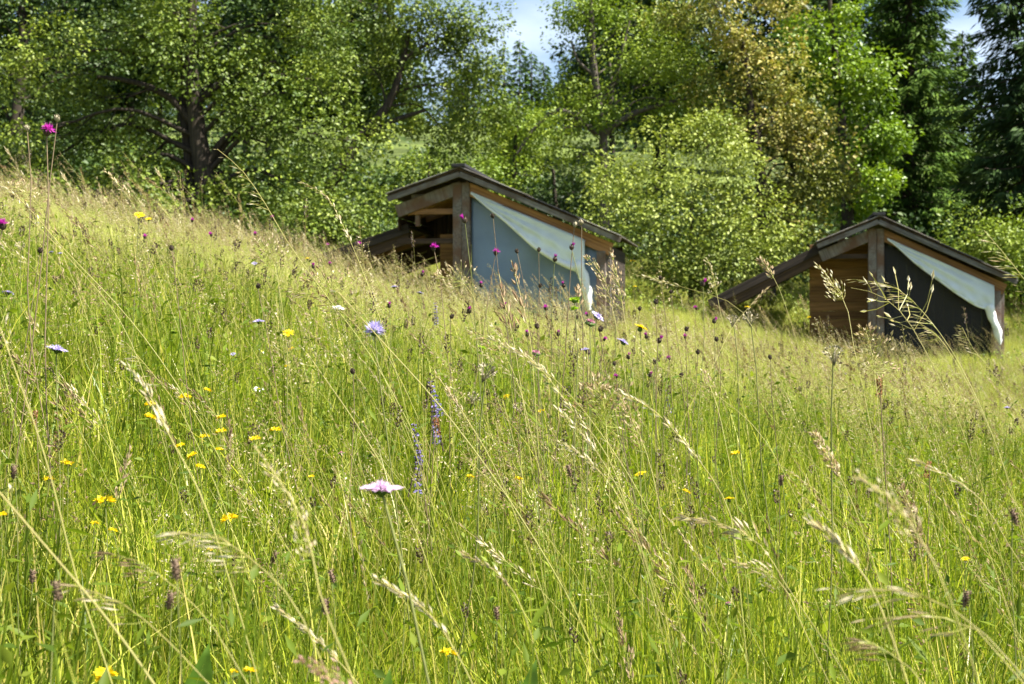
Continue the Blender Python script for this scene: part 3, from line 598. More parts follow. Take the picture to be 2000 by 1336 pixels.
# woodland on the slope behind: a few model trees, copied one by one
def wood_tree(mat, k, leaf, tall):
    lob = [((0, 0, tall*.62), (1.9, 1.9, tall*.24)), ((.9, .2, tall*.45), (1.3, 1.3, tall*.16)), ((-.9, -.3, tall*.48), (1.3, 1.3, tall*.17)), ((.2, -.8, tall*.36), (1.3, 1.2, tall*.14)), ((-.3, 0, tall*.84), (1.1, 1.1, tall*.15))]
    C = np.concatenate([shell(c, r, k, .5) for c, r in lob])
    cr = crown(C, 20, leaf, M[mat], spread=(.6, .6, .4), cen=np.array([0, 0, tall*.5]))
    g = Geo(); g.add(*tube(curve_pts([(0, 0, -.4), (.1, 0, tall*.4), (-.1, .1, tall*.85)], 8), np.linspace(.16, .04, 8), 6))
    for c, r in lob: g.add(*tube(curve_pts([(0, 0, c[2]*.55), ((c[0])*.5, c[1]*.5, c[2]*.85), c], 5), np.linspace(.08, .02, 5), 4))
    return cr, g.mesh('trunk', M['bark'], True)
WT = [wood_tree('leaf_far', 30, .23, 8.5), wood_tree('leaf_dark', 30, .23, 9.5), wood_tree('leaf_lime', 26, .20, 6.5)]
wl = ['round leafy tree', 'tall deep-green tree', 'low yellow-green tree']
spots = []
for row, (y, k, x0, x1) in enumerate([(46, 9, -20, 20), (54, 9, -24, 24), (66, 11, -30, 30), (82, 11, -38, 38), (100, 12, -46, 46)]):
    for i in range(k):
        x = x0+(x1-x0)*(i+.5)/k+rng.uniform(-1.2, 1.2); yy = y+rng.uniform(-3, 3); px = 1000+x/yy*FPX
        kind = int(rng.integers(0, 3))
        if -6.5 < x < -.5 and 48 < yy < 75: continue      # the sunny clearing
        if 930 < px < 1110 and yy < 95: kind = 2
        if row < 2 and not (720 < px < 1160): kind = 1  # dark leaf colour here stands in for shade in the crown gaps
        spots.append((x, yy, kind, row))
rows = ['at the meadow edge', 'in the second row', 'half way uphill', 'high on the slope', 'near the hilltop']
LM = [(0, 'just outside the left edge'), (220, 'behind the upper left corner tree'), (400, 'behind the thick old trunk'), (560, 'right of the thick old trunk'), (760, 'behind the leaning tree'), (960, 'over the left shelter ridge'),
      (1110, 'under the skyline gap'), (1230, 'behind the forked trunk'), (1400, 'behind the rounded bush'), (1540, 'behind the bronze tree'), (1680, 'behind the vivid maple'), (1840, 'behind the tall spruce'), (2000, 'left of the right edge spruce'), (9999, 'just outside the right edge')]
used = {}
wt = []
for i, (x, y, kind, row) in enumerate(spots):
    sc = rng.uniform(.8, 1.15)*(1.0 if kind < 2 else .9); rz = rng.uniform(0, 6.28)
    px = 1000+x/y*FPX
    if px < -260 or px > 2260: continue
    top = (668-FPX*(float(H(x, y))+9*sc)/y)
    lim = 165 if 800 < px < 1160 else (255 if 1780 < px < 1990 else -999)
    if top < lim: sc = max(.2, ((668-lim)/FPX*y-float(H(x, y)))/9.5)
    lm = [n for q, n in LM if px < q][0]
    wt.append([x, y, kind, row, sc, rz, (wl[kind], rows[row], lm)])
from collections import defaultdict
dd_ = defaultdict(list)
for w in wt: dd_[w[6]].append(w)
for key, ws in dd_.items():
    ws.sort(key=lambda w: w[0])
    for j, w in enumerate(ws): w.append('' if len(ws) == 1 else [', leftmost', ', second from left', ', third from left', ', fourth from left'][j])
for x, y, kind, row, sc, rz, key, extra in wt:
    cr, tk = WT[kind]
    root = empty('woodland_tree', (x, y, float(H(x, y))-.1), '%s %s, %s%s' % (key[0], key[1], key[2], extra), 'tree', 'woodland trees behind the meadow', rz)
    root.scale = (sc, sc, sc); tag(link('crown', cr, root), kind='stuff'); link('trunk', tk, root)

# undergrowth and far wood that reads as one mass
def scatter_mesh(n, region, height, leafL, mat, name, label, spread=1.0, per=30):
    P = []
    while len(P) < n:
        x = rng.uniform(*region[0]); y = rng.uniform(*region[1])
        if abs(x) < .52*y+6: P.append((x, y))
    P = np.array(P); z = H(P[:, 0], P[:, 1]); qx = 1000+P[:, 0]/P[:, 1]*FPX; qy = 668-(z+height+spread*.8)/P[:, 1]*FPX
    ok = ~(((qx > 820) & (qx < 1150) & (qy < 132)) | ((qx > 1790) & (qx < 1985) & (qy < 250))); P = P[ok]; z = z[ok]; n = len(P); C = np.stack([P[:, 0], P[:, 1], z+rng.uniform(.1, 1, n)**1.4*height], -1)
    o = link(name, crown(C, per, leafL, mat, spread=(spread, spread, spread*.5), cen=np.array([0, 60, -20.])))
    tag(o, label, None, None, 'stuff')
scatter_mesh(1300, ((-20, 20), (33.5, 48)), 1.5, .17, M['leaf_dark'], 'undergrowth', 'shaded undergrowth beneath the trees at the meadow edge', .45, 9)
scatter_mesh(330, ((-9.5, -2.0), (28.5, 33.5)), .9, .09, M['leaf_dark'], 'shade_fill_shrubs', 'dark low growth added as shade under the big old tree', .3, 8)  # dark leaves added to paint the shade beneath the crown
scatter_mesh(420, ((.6, 7.0), (26.5, 33)), .45, .06, M['leaf_lime'], 'tall_herbs', 'leafy herbs and nettles on the bank between the shelters', .22, 5)
scatter_mesh(260, ((8.2, 12.5), (20, 31)), .55, .06, M['leaf_maple'], 'tall_herbs', 'bright green leafy herbs to the right of the right shelter', .22, 5)
scatter_mesh(90, ((5.6, 8.4), (19.5, 22.5)), .18, .045, M['leaf_maple'], 'tall_herbs', 'bright green leafy herbs in front of the right shelter', .18, 5)
scatter_mesh(3000, ((-110, 110), (62, 210)), 5.0, .42, M['leaf_far'], 'hillside_woods', 'wooded hillside far behind the trees', 1.5, 7)

# ------------------------------------------------------------------ grass that nobody could count
LIB = []
def blades(n, rad, h, w, lean=.45, k=5, dry=.12, wind=(-.14, -.03)):
    """n grass blades rooted in a disc"""
    a = rng.uniform(0, 2*math.pi, n); q = rad*np.sqrt(rng.uniform(0, 1, n)); B = np.stack([q*np.cos(a), q*np.sin(a), np.full(n, -.03)], -1)
    Hh = rng.uniform(*h, n)*(1-.25*(q/rad)); ph = rng.uniform(0, 2*math.pi, n); le = np.abs(rng.normal(size=n))*lean
    d = np.stack([np.cos(ph)*le+wind[0], np.sin(ph)*le+wind[1], np.zeros(n)], -1)
    t = np.linspace(0, 1, k)[None, :, None]
    P = B[:, None]+np.array([0, 0, 1.0])*(t-.18*t**2*le[:, None, None])*Hh[:, None, None]+d[:, None]*(t**1.9)*Hh[:, None, None]*.75
    W = rng.uniform(*w, n)[:, None]*np.array([.75, 1, .9, .6, .08] if k == 5 else ([.85, 1, .7, .1] if k == 4 else [.9, .8, .1]))[None]
    side = unit(np.stack([np.cos(rng.uniform(0, 6.28, n)), np.sin(rng.uniform(0, 6.28, n)), np.zeros(n)], -1))
    V, F = ribbons(P, W, side)
    tone = rng.uniform(.0, .85, n); dr = rng.uniform(0, 1, n) < dry; tone[dr] = rng.uniform(.85, 1, dr.sum())
    tt = np.repeat((tone[:, None]+(np.linspace(-.08, .10, k))[None]).clip(0, 1), 2, axis=1)
    return V, F, tt.ravel()
def spikelets(P, D, Ln, Wd, tone):
    """slender seed scales: two crossed folded blades each"""
    n = len(P); r = rng.normal(size=(n, 3)); V1, F1 = leaves(P, D, r, Ln, Wd, fold=.35); V2, F2 = leaves(P, D, np.cross(unit(D), r), Ln, Wd, fold=.35)
    return np.concatenate([V1, V2]), np.concatenate([F1, F2+len(V1)]), np.concatenate([np.repeat(tone, 4)]*2)
def culm(g, base, tip_path, r=.0009, head='oat', hl=.3, tone=.6, size=1.0, m_stem=0, m_seed=1, nsp=None, k=14):
    """one flowering grass stem along a path, the seed head over its last part hl (fraction)"""
    Q = curve_pts(tip_path, k); V, F = tube(Q, np.linspace(r, r*.45, k), 3); g.add(V, F, tone=np.repeat(np.linspace(.25, .8, k), 3), m=m_stem)
    seedhead(g, Q, head, hl, tone, size, m_seed, m_stem, nsp)
def seedhead(g, Q, head, hl, tone, size, m_seed, m_stem, nsp=None):
    k = len(Q); Ltot = np.linalg.norm(np.diff(Q, axis=0), axis=1).sum()
    n = nsp or {'oat': 20, 'fescue': 30, 'brome': 34, 'poa': 60, 'spike': 40, 'cocksfoot': 60, 'wisp': 16}[head]
    t = 1-hl*rng.uniform(0, 1, n)**(.9); t = np.sort(t); f = t*(k-1); j = np.clip(f.astype(int), 0, k-2); u = (f-j)[:, None]
    B = Q[j]*(1-u)+Q[j+1]*u; T = unit(Q[j+1]-Q[j]); s = (1-t)/hl                 # s: 0 at the tip
    R_ = unit(np.cross(T, rng.normal(size=(n, 3)))); down = np.array([0, 0, -1.0])
    if head == 'oat':                # nodding, on short hair-thin stalks swept to one side
        off = (R_*.35+T*.5+np.array([-.6, 0, 0])*.7+down*.2); off = unit(off); le = size*(.008+.024*s*rng.uniform(.2, 1, n)); E = B+off*le[:, None]
        D = unit(off*.6+T*.45+down*.25+np.array([-.35, 0, 0])); Ln = size*.0155*rng.uniform(.7, 1.35, n); Wd = Ln*.11
    elif head == 'fescue':           # narrow, appressed
        off = unit(R_*.4+T); le = size*.008*rng.uniform(.2, 1, n); E = B+off*le[:, None]; D = unit(T+R_*.25); Ln = size*.0125*rng.uniform(.7, 1.3, n); Wd = Ln*.18
    elif head == 'wisp':
        off = unit(R_*.8+T*.7); le = size*(.02+.04*s)*rng.uniform(.3, 1, n); E = B+off*le[:, None]; D = unit(off+T*.4); Ln = size*.012*rng.uniform(.7, 1.2, n); Wd = Ln*.25
    elif head == 'brome':            # upright spikelets in bunches
        off = unit(R_*.55+T*.9); le = size*.028*s*rng.uniform(.2, 1, n); E = B+off*le[:, None]; D = unit(off+T*.6); Ln = size*.020*rng.uniform(.7, 1.2, n); Wd = Ln*.22
    elif head == 'poa':              # open airy pyramid
        off = unit(R_+T*.35); le = size*(.006+.055*s**1.0)*rng.uniform(.25, 1, n); E = B+off*le[:, None]; D = unit(off+T*.3+rng.normal(size=(n, 3))*.3); Ln = size*.0075*rng.uniform(.7, 1.3, n); Wd = Ln*.42
    elif head == 'cocksfoot':        # dense one-sided lumps
        c = (np.floor(s*5)/5); off = unit(R_*.7+T*.4+np.array([-.4, 0, 0])); le = size*(.006+.020*c)*rng.uniform(.6, 1.1, n); E = B+off*le[:, None]+rng.normal(size=(n, 3))*.0028*size; D = unit(off*.5+T); Ln = size*.0105*rng.uniform(.7, 1.2, n); Wd = Ln*.27
    else:                            # dense cylindrical spike
        off = R_; le = size*.0035*np.sin(np.clip(s, .02, .98)*math.pi)**.5; E = B+off*le[:, None]; D = unit(T*.8+R_*.7); Ln = size*.0065*rng.uniform(.8, 1.2, n); Wd = Ln*.45
    tn = np.clip(tone+rng.normal(size=n)*.16, 0, 1)
    V, F, tt = spikelets(E, D, Ln, Wd, tn); g.add(V, F, tone=tt, m=m_seed)
    if head in ('oat', 'poa', 'brome', 'wisp', 'cocksfoot'):
        w = size*.0005; S = np.stack([B, (B+E)/2+R_*.1*le[:, None], E], 1); V, F = ribbons(S, np.full((n, 3), w*(1.6 if head != 'poa' else 1.1))); g.add(V, F, tone=np.repeat(tn*.8, 6), m=m_stem)
def rand_path(h, lean, az, x=0, y=0, curve=1.0):
    d = np.array([math.cos(az), math.sin(az), 0])*lean
    t = np.linspace(0, 1, 5)[:, None]
    return np.array([x, y, -.02])+np.array([0, 0, 1.0])*h*(t-.25*lean*t**2.4*curve)+d*h*t**(1.3+curve*.7)

def lib_mesh(name, me): o = bpy.data.objects.new(name, me); return o
def lib_coll(name, meshes):
    c = bpy.data.collections.new(name)
    for i, me in enumerate(meshes): c.objects.link(bpy.data.objects.new('%s_%02d' % (name, i), me))
    return c
def instancer(name, label, coll, P, rot, scl, idx, tilt=None, cat=None):
    """a mass of plants: one object, points that carry small tufts"""
    me = bpy.data.meshes.new(name); me.vertices.add(len(P)); me.vertices.foreach_set('co', np.ascontiguousarray(P, np.float32).ravel())
    for nm, val in (('rot', rot), ('scl', scl), ('tx', tilt[0] if tilt else np.zeros(len(P))), ('ty', tilt[1] if tilt else np.zeros(len(P)))):
        a = me.attributes.new(nm, 'FLOAT', 'POINT'); a.data.foreach_set('value', np.ascontiguousarray(val, np.float32))
    a = me.attributes.new('idx', 'INT', 'POINT'); a.data.foreach_set('value', np.ascontiguousarray(idx, np.int32))
    o = link(name, me); tag(o, label, None, None, 'stuff')
    g = bpy.data.node_groups.new(name+'_nodes', 'GeometryNodeTree')
    g.interface.new_socket('Geometry', in_out='INPUT', socket_type='NodeSocketGeometry'); g.interface.new_socket('Geometry', in_out='OUTPUT', socket_type='NodeSocketGeometry')
    gi = g.nodes.new('NodeGroupInput'); go = g.nodes.new('NodeGroupOutput'); iop = g.nodes.new('GeometryNodeInstanceOnPoints'); ci = g.nodes.new('GeometryNodeCollectionInfo')
    ci.inputs['Collection'].default_value = coll; ci.inputs['Separate Children'].default_value = True; ci.inputs['Reset Children'].default_value = True
    def na(nm, ty='FLOAT'):
        n = g.nodes.new('GeometryNodeInputNamedAttribute'); n.data_type = ty; n.inputs['Name'].default_value = nm; return [s for s in n.outputs if s.enabled and s.name == 'Attribute'][0]
    cb = g.nodes.new('ShaderNodeCombineXYZ'); g.links.new(na('tx'), cb.inputs[0]); g.links.new(na('ty'), cb.inputs[1]); g.links.new(na('rot'), cb.inputs[2])
    iop.inputs['Pick Instance'].default_value = True
    g.links.new(gi.outputs[0], iop.inputs['Points']); g.links.new(ci.outputs[0], iop.inputs['Instance']); g.links.new(na('idx', 'INT'), iop.inputs['Instance Index'])
    e2r = g.nodes.new('FunctionNodeEulerToRotation'); g.links.new(cb.outputs[0], e2r.inputs[0]); g.links.new(e2r.outputs[0], iop.inputs['Rotation']); g.links.new(na('scl'), iop.inputs['Scale'])
    g.links.new(iop.outputs[0], go.inputs[0])
    md = o.modifiers.new('plants', 'NODES'); md.node_group = g
    return o
def wedge(n, y0, y1, side=.40, extra=1.3, power=1.0):
    out = []
    tot = 0
    while tot < n:
        y = y0+(y1-y0)*rng.uniform(0, 1, n*2)**power; x = rng.uniform(-1, 1, n*2)*(side*y1+extra)
        k = np.abs(x) < side*y+extra; out.append(np.stack([x[k], y[k]], -1)); tot += k.sum()
    return np.concatenate(out)[:n]
def inside_shelter(xy):
    m = np.zeros(len(xy), bool)
    for (px, d, yaw, x0, x1) in ((905, 22.6, -11, -1.0, 2.15), (1713, 25.6, -9, -1.0, 2.15)):
        X = xy[:, 0]-(px-1000)/FPX*d; Y = xy[:, 1]-d; c, s = math.cos(R(yaw)), math.sin(R(yaw)); lx = X*c+Y*s; ly = -X*s+Y*c
        m |= (lx > x0) & (lx < x1) & (ly > .05) & (ly < 2.6)
    return m
def lay(name, label, coll, nvar, xy, scl=(.8, 1.2), rotr=(0, 2*math.pi), tilt=.08, dz=0.0):
    xy = xy[~inside_shelter(xy)]
    n = len(xy); P = np.stack([xy[:, 0], xy[:, 1], H(xy[:, 0], xy[:, 1])+dz], -1)
    pat = 1+.20*np.sin(xy[:, 0]*1.3+2*np.sin(xy[:, 1]*.9))*np.cos(xy[:, 1]*1.1+xy[:, 0]*.4)+.08*np.sin(xy[:, 0]*4.1+xy[:, 1]*3.3)
    return instancer(name, label, coll, P, rng.uniform(*rotr, n), rng.uniform(*scl, n)*pat, rng.integers(0, nvar, n), (rng.normal(size=n)*tilt, rng.normal(size=n)*tilt))
def tuft(n, rad, h, w, **kw):
    g = Geo(); V, F, T = blades(n, rad, h, w, **kw); g.add(V, F, tone=T); return g
def near_tuft(i):
    g = tuft(84, .12, (.12, .38), (.0018, .0044), lean=.45, dry=.12)
    V, F, T = blades(9, .11, (.30, .50), (.002, .004), lean=.55, dry=.25); g.add(V, F, tone=T)
    return g.mesh('near_tuft', M['blade'])
C_near = lib_coll('near_tuft', [near_tuft(i) for i in range(10)])
C_far = lib_coll('far_tuft', [tuft(150, .34, (.14, .42), (.004, .008), lean=.38, k=4, dry=.22).mesh('far_tuft', M['blade_far']) for i in range(7)])
def seeds(i, kinds, n, rad, h, lean, az, size=.75, thick=.0007):
    g = Geo()
    for q in range(n):
        kd = kinds[rng.integers(len(kinds))]; hh = rng.uniform(*h); a = rng.uniform(0, 6.28); rr = rad*math.sqrt(rng.uniform())
        p = rand_path(hh, rng.uniform(*lean), az+rng.normal()*.5, math.cos(a)*rr, math.sin(a)*rr, rng.uniform(.4, 1.2))
        culm(g, None, p, r=thick, head=kd, hl={'poa': .30, 'spike': .12, 'fescue': .22, 'oat': .34, 'brome': .25, 'cocksfoot': .16, 'wisp': .3}[kd], tone=rng.uniform(.1, .8), size=size*rng.uniform(.8, 1.1), k=9)
    return g.mesh('seed_tuft', [M['culm'], M['seed']])
PI = math.pi
C_seed = lib_coll('seed_tuft', [seeds(i, [('fescue', 'poa', 'oat'), ('poa', 'wisp', 'poa'), ('brome', 'fescue', 'oat')][i % 3], 7, .16, (.38, .66), (.05, .55), PI) for i in range(9)])
C_seedfar = lib_coll('seed_far', [seeds(i, [('fescue', 'poa'), ('oat', 'brome')][i % 2], 9, .34, (.42, .80), (.1, .7), PI, size=1.1, thick=.0011) for i in range(6)])
def herb(i):
    g = Geo(); n = 34; a = rng.uniform(0, 6.28, n); q = .10*np.sqrt(rng.uniform(0, 1, n)); P = np.stack([q*np.cos(a), q*np.sin(a), rng.uniform(.04, .32, n)], -1)
    D = unit(np.stack([np.cos(a), np.sin(a), rng.uniform(-.2, .9, n)], -1)+rng.normal(size=(n, 3))*.4); L_ = rng.uniform(.008, .020, n)*(1 if i % 2 else 1.6)
    V, F = leaves(P, D, unit(np.array([0, 0, 1.0])+rng.normal(size=(n, 3))*.4), L_, L_*(.5 if i % 2 else .22)); g.add(V, F, tone=np.repeat(rng.uniform(0, 1, n), 4))
    S = np.stack([P*np.array([.3, .3, 0]), P*np.array([.7, .7, .6]), P], 1); V, F = ribbons(S, np.full((n, 3), .0012)); g.add(V, F, tone=.5)
    return g.mesh('herb', M['herb'])
C_herb = lib_coll('herb', [herb(i) for i in range(6)])
def heads(i):
    g = Geo()
    for q in range(4):
        a = rng.uniform(0, 6.28); rr = .2*math.sqrt(rng.uniform()); p = rand_path(rng.uniform(.38, .68), rng.uniform(.0, .18), rng.uniform(0, 6.28), math.cos(a)*rr, math.sin(a)*rr)
        culm(g, None, p, r=.0009, head='spike', hl=.045+.02*rng.uniform(), tone=.6, size=.85, k=9, nsp=34)
    return g.mesh('dark_heads', [M['culm'], M['darkseed']])
C_dark = lib_coll('dark_heads', [heads(i) for i in range(5)])
lay('meadow_grass', 'lush green meadow grass close to the camera', C_near, 10, wedge(3300, .35, 7.5, .42, 1.2, 1.0), (.75, 1.2), tilt=.10)
xyf = wedge(6800, 6.0, 36, .40, 2.0, 1.0)
lay('meadow_grass', 'paler meadow grass further up the slope', C_far, 7, xyf, (.75, 1.15), tilt=.08)
lay('seeding_grass', 'thin beige seeding grasses standing among the near blades', C_seed, 9, wedge(480, 1.5, 8.0, .42, 1.2, 1.0), (.75, 1.1), (-.5, .5), .07)
lay('seeding_grass', 'hazy beige seeding grasses over the upper meadow', C_seedfar, 6, wedge(1900, 6.5, 34, .40, 2.0, 1.1), (.75, 1.1), (-.5, .5), .07)
lay('meadow_herbs', 'clover and small leafy herbs low in the grass', C_herb, 6, wedge(2600, .8, 7.0, .42, 1.0, 1.0), (.8, 1.4))
lay('seed_heads', 'small dark seed heads dotted through the meadow', C_dark, 5, wedge(260, 1.7, 9, .42, 1.0, 1.1), (.8, 1.1))

# ------------------------------------------------------------------ single flowers
M['magenta'] = plain_mat('magenta_floret', (.50, .035, .38), .6, .2, .35, .3, 200)
M['lilac'] = plain_mat('lilac_floret', (.52, .46, .72), .6, .2, .35, .25, 200)
M['pinklilac'] = plain_mat('pink_lilac_floret', (.74, .54, .72), .6, .2, .35, .22, 120)
M['pink'] = plain_mat('pink_floret', (.56, .22, .34), .6, .2, .3, .3, 200)
M['violet'] = plain_mat('violet_floret', (.27, .23, .47), .6, .2, .3, .3, 200)
M['yellow'] = plain_mat('yellow_petal', (.85, .66, .015), .5, .3, .3, .15, 120)
M['white'] = plain_mat('white_petal', (.80, .80, .74), .6, .2, .3, .1, 120)
M['bract'] = plain_mat('dark_bract', (.060, .042, .028), .7, .2, 0, .5, 400)
M['bract_pale'] = plain_mat('pale_bract', (.30, .26, .17), .7, .2, 0, .35, 400)
M['bract_mid'] = plain_mat('brown_bract', (.15, .10, .065), .7, .2, 0, .5, 400)
M['bract_green'] = plain_mat('green_bract', (.09, .15, .03), .6, .3, .2, .3, 300)
M['stem'] = plain_mat('green_stem', (.18, .19, .06), .6, .3, 0, .25, 60)
M['stem_brown'] = plain_mat('brown_stem', (.20, .145, .085), .7, .2, 0, .25, 60)
M['lime'] = plain_mat('lime_bract', (.34, .50, .03), .5, .3, .45, .2, 120)
M['rust'] = plain_mat('rusty_seed', (.30, .13, .06), .7, .2, .1, .35, 200)

def lathe(prof, sides=9):
    """prof: (r, z) pairs"""
    a = np.arange(sides)/sides*2*PI; V = np.array([[r*math.cos(q), r*math.sin(q), z] for r, z in prof for q in a])
    F = [(j*sides+s_, j*sides+(s_+1) % sides, (j+1)*sides+(s_+1) % sides, (j+1)*sides+s_) for j in range(len(prof)-1) for s_ in range(sides)]
    return V, np.array(F)
def rays(g, n, r0, r1, z0, z1, w, wid=.8, jit=.15, tone=.5, m=0, lift=.3):
    """petals or florets fanning out from the centre"""
    a = np.arange(n)/n*2*PI*3.0+rng.normal(size=n)*.2; u = rng.uniform(0, 1, n)
    P = np.stack([r0*np.cos(a), r0*np.sin(a), np.full(n, z0)], -1)
    E = np.stack([np.cos(a)*(r0+(r1-r0)*(1-u*wid)), np.sin(a)*(r0+(r1-r0)*(1-u*wid)), z0+(z1-z0)*(lift+(1-lift)*u)], -1)+rng.normal(size=(n, 3))*jit*(r1-r0)
    D = E-P; Ln = np.linalg.norm(D, axis=1); V, F = leaves(P, D, np.array([0, 0, 1.0])+rng.normal(size=(n, 3))*.3, Ln, np.full(n, w), fold=.2); g.add(V, F, tone=tone, m=m)
def egg(g, r, h, z0=0, m=0, sides=9): g.add(*lathe([(r*.25, z0), (r*.8, z0+h*.15), (r, z0+h*.42), (r*.82, z0+h*.72), (r*.35, z0+h*.95), (.0002, z0+h)], sides), m=m)
def scales(g, r, h, n=40, m=0, z0=0):
    t = rng.uniform(.05, .9, n); a = rng.uniform(0, 6.28, n); rr = r*np.sin(np.clip(t*.9+.12, 0, 1)*PI)**.6; P = np.stack([rr*np.cos(a), rr*np.sin(a), z0+t*h], -1)
    D = np.stack([np.cos(a)*.35, np.sin(a)*.35, np.ones(n)], -1); V, F = leaves(P, D, np.stack([np.cos(a), np.sin(a), a*0], -1), np.full(n, h*.32), np.full(n, h*.2), fold=.1); g.add(V, F, m=m)
def build_heads():
    Hd = {}
    def fin(g, name, mats): return g.mesh(name, mats)
    for v in range(3):                                   # open knapweed, 26 mm across: florets + calyx
        a = Geo(); rays(a, 70, .002, .014, .011, .019, .0016, .75, .10, lift=.1); rays(a, 46, .001, .008, .011, .025, .0014, .5, .12)
        b = Geo(); egg(b, .0058, .014); scales(b, .006, .013)
        Hd['knap', v] = [('florets', fin(a, 'florets', M['magenta'])), ('calyx', fin(b, 'calyx', M['bract']))]
        a = Geo(); rays(a, 50, .001, .0052, .010, .022, .0014, .5, .12, lift=.65); b = Geo(); egg(b, .0056, .0135); scales(b, .0056, .013)
        Hd['knapbud', v] = [('florets', fin(a, 'florets', M['magenta'])), ('calyx', fin(b, 'calyx', M['bract']))]
        for nm, mt in (('bud', 'bract'), ('palebud', 'bract_pale')):
            b = Geo(); egg(b, .0050, .0125); scales(b, .0051, .012, 46); Hd[nm, v] = [('seed_head', fin(b, 'seed_head', M[mt]))]
        for nm, mt in (('scab', 'lilac'), ('pinkscab', 'pinklilac'), ('pinkbutton', 'pink'), ('whitescab', 'white')):
            a = Geo()
            if nm == 'pinkbutton': rays(a, 90, .001, .010, .003, .010, .0028, .95, .12, lift=.2)
            else:
                rays(a, 64, .004, .0185, .0045, .0055, .0048, .30, .05, lift=.2); rays(a, 110, .001, .0125, .0045, .0095, .0030, .95, .10, lift=.3)
                rays(a, 30, .001, .011, .007, .0125, .0007, .9, .08, lift=.5)
            b = Geo(); b.add(*lathe([(.0012, -.003), (.004, 0), (.0085, .002), (.0088, .004), (.004, .006), (.0002, .007)], 9)); rays(b, 14, .003, .012, .001, .000, .003, .4, .06, lift=0)
            Hd[nm, v] = [('florets', fin(a, 'florets', M[mt])), ('calyx', fin(b, 'calyx', M['bract_green']))]
        a = Geo(); n = 190; q = unit(rng.normal(size=(n, 3))); q[:, 2] = np.abs(q[:, 2])*1.1-.35; q = unit(q); V, F = leaves(q*.005+[0, 0, .008], q+rng.normal(size=(n, 3))*.15, rng.normal(size=(n, 3)), rng.uniform(.007, .0105, n), np.full(n, .0022), fold=.2); a.add(V, F)
        n = 60; q = unit(rng.normal(size=(n, 3))+[0, 0, .4]); V, F = leaves(q*.008+[0, 0, .008], q, rng.normal(size=(n, 3)), rng.uniform(.008, .011, n), np.full(n, .0007)); a.add(V, F)
        b = Geo(); egg(b, .006, .010, -.001); Hd['globe', v] = [('florets', fin(a, 'florets', M['lilac'])), ('calyx', fin(b, 'calyx', M['bract_green']))]
        a = Geo(); k = 4+v                                # bird's-foot trefoil umbel: pea flowers, each keel, wings and standard
        for i in range(k):
            an = i/k*2*PI+rng.uniform(-.3, .3); o = np.array([math.cos(an), math.sin(an), .35]); c = o*.006
            for dn, L_, W_, lift in ((o*1.0, .012, .0065, 0), (o*.8+[0, 0, -.25], .010, .005, 0), (o*.4+[0, 0, 1.0], .011, .012, .5), (o*.7+[0, 0, .3], .011, .007, 0)):
                V, F = leaves(c[None], np.array(dn)[None], (np.cross(o, [0, 0, 1])*rng.choice([-.4, .4])+[0, 0, 1])[None], [L_], [W_], fold=.3, curl=.2); a.add(V, F)
        b = Geo()
        for i in range(3): an = i*2.1; V, F = leaves(np.array([[0, 0, -.001]]), np.array([[math.cos(an), math.sin(an), .1]]), np.array([[0, 0, 1.]]), [.010], [.005]); b.add(V, F)
        Hd['trefoil', v] = [('petals', fin(a, 'petals', M['yellow'])), ('leaflets', fin(b, 'leaflets', M['bract_green']))]
        a = Geo(); rays(a, 46, .001, .0145, .004, .006, .0030, .45, .05, lift=.1); rays(a, 30, .0005, .007, .005, .009, .002, .8, .08)
        b = Geo(); egg(b, .0045, .009, -.004); Hd['hawk', v] = [('petals', fin(a, 'petals', M['yellow'])), ('calyx', fin(b, 'calyx', M['bract_green']))]
        a = Geo(); rays(a, 24, .003, .016, .003, .004, .0036, .12, .03, lift=0); b = Geo(); b.add(*lathe([(.0001, -.001), (.0055, .001), (.0055, .003), (.003, .0055), (.0001, .0062)], 10))
        Hd['daisy', v] = [('petals', fin(a, 'petals', M['white'])), ('disc', fin(b, 'disc', M['yellow']))]
        a = Geo(); rays(a, 26, .002, .0125, .002, .010, .0060, .5, .10, lift=.3); rays(a, 16, .001, .009, -.012, -.006, .0060, .4, .10, lift=0); b = Geo(); egg(b, .005, .008)
        Hd['lime', v] = [('bracts', fin(a, 'bracts', M['lime'])), ('seed_head', fin(b, 'seed_head', M['bract_green']))]
        a = Geo(); n = 110; t = rng.uniform(0, 1, n); wh = np.floor(t*8)/8; an = rng.uniform(0, 6.28, n); o = np.stack([np.cos(an), np.sin(an), np.full(n, .25)], -1)
        P = o*[.002, .002, 0]+np.stack([t*0, t*0, -wh*.085-rng.uniform(0, .004, n)], -1); V, F = leaves(P, o+rng.normal(size=(n, 3))*.3, rng.normal(size=(n, 3))+[0, 0, 1], rng.uniform(.005, .0105, n)*(.6+.5*wh), np.full(n, .0042), fold=.3); a.add(V, F)
        b = Geo(); n = 50; t = np.floor(rng.uniform(0, 1, n)*8)/8; an = rng.uniform(0, 6.28, n); o = np.stack([np.cos(an), np.sin(an), np.full(n, .6)], -1); V, F = leaves(np.stack([t*0, t*0, -t*.085-.003], -1), o, rng.normal(size=(n, 3)), np.full(n, .0055), np.full(n, .003)); b.add(V, F); b.add(*tube([(0, 0, -.09), (0, 0, 0)], [.0014, .0008], 4))
        Hd['sage', v] = [('blossoms', fin(a, 'blossoms', M['violet'])), ('sepals', fin(b, 'sepals', M['bract']))]
        a = Geo(); n = 46; q = unit(rng.normal(size=(n, 3))); c = np.stack([q[:, 0]*.011, q[:, 1]*.011, q[:, 2]*.006+.004], -1); V, F = leaves(c, q+[0, 0, .5], rng.normal(size=(n, 3)), np.full(n, .0055), np.full(n, .003), fold=.3); a.add(V, F)
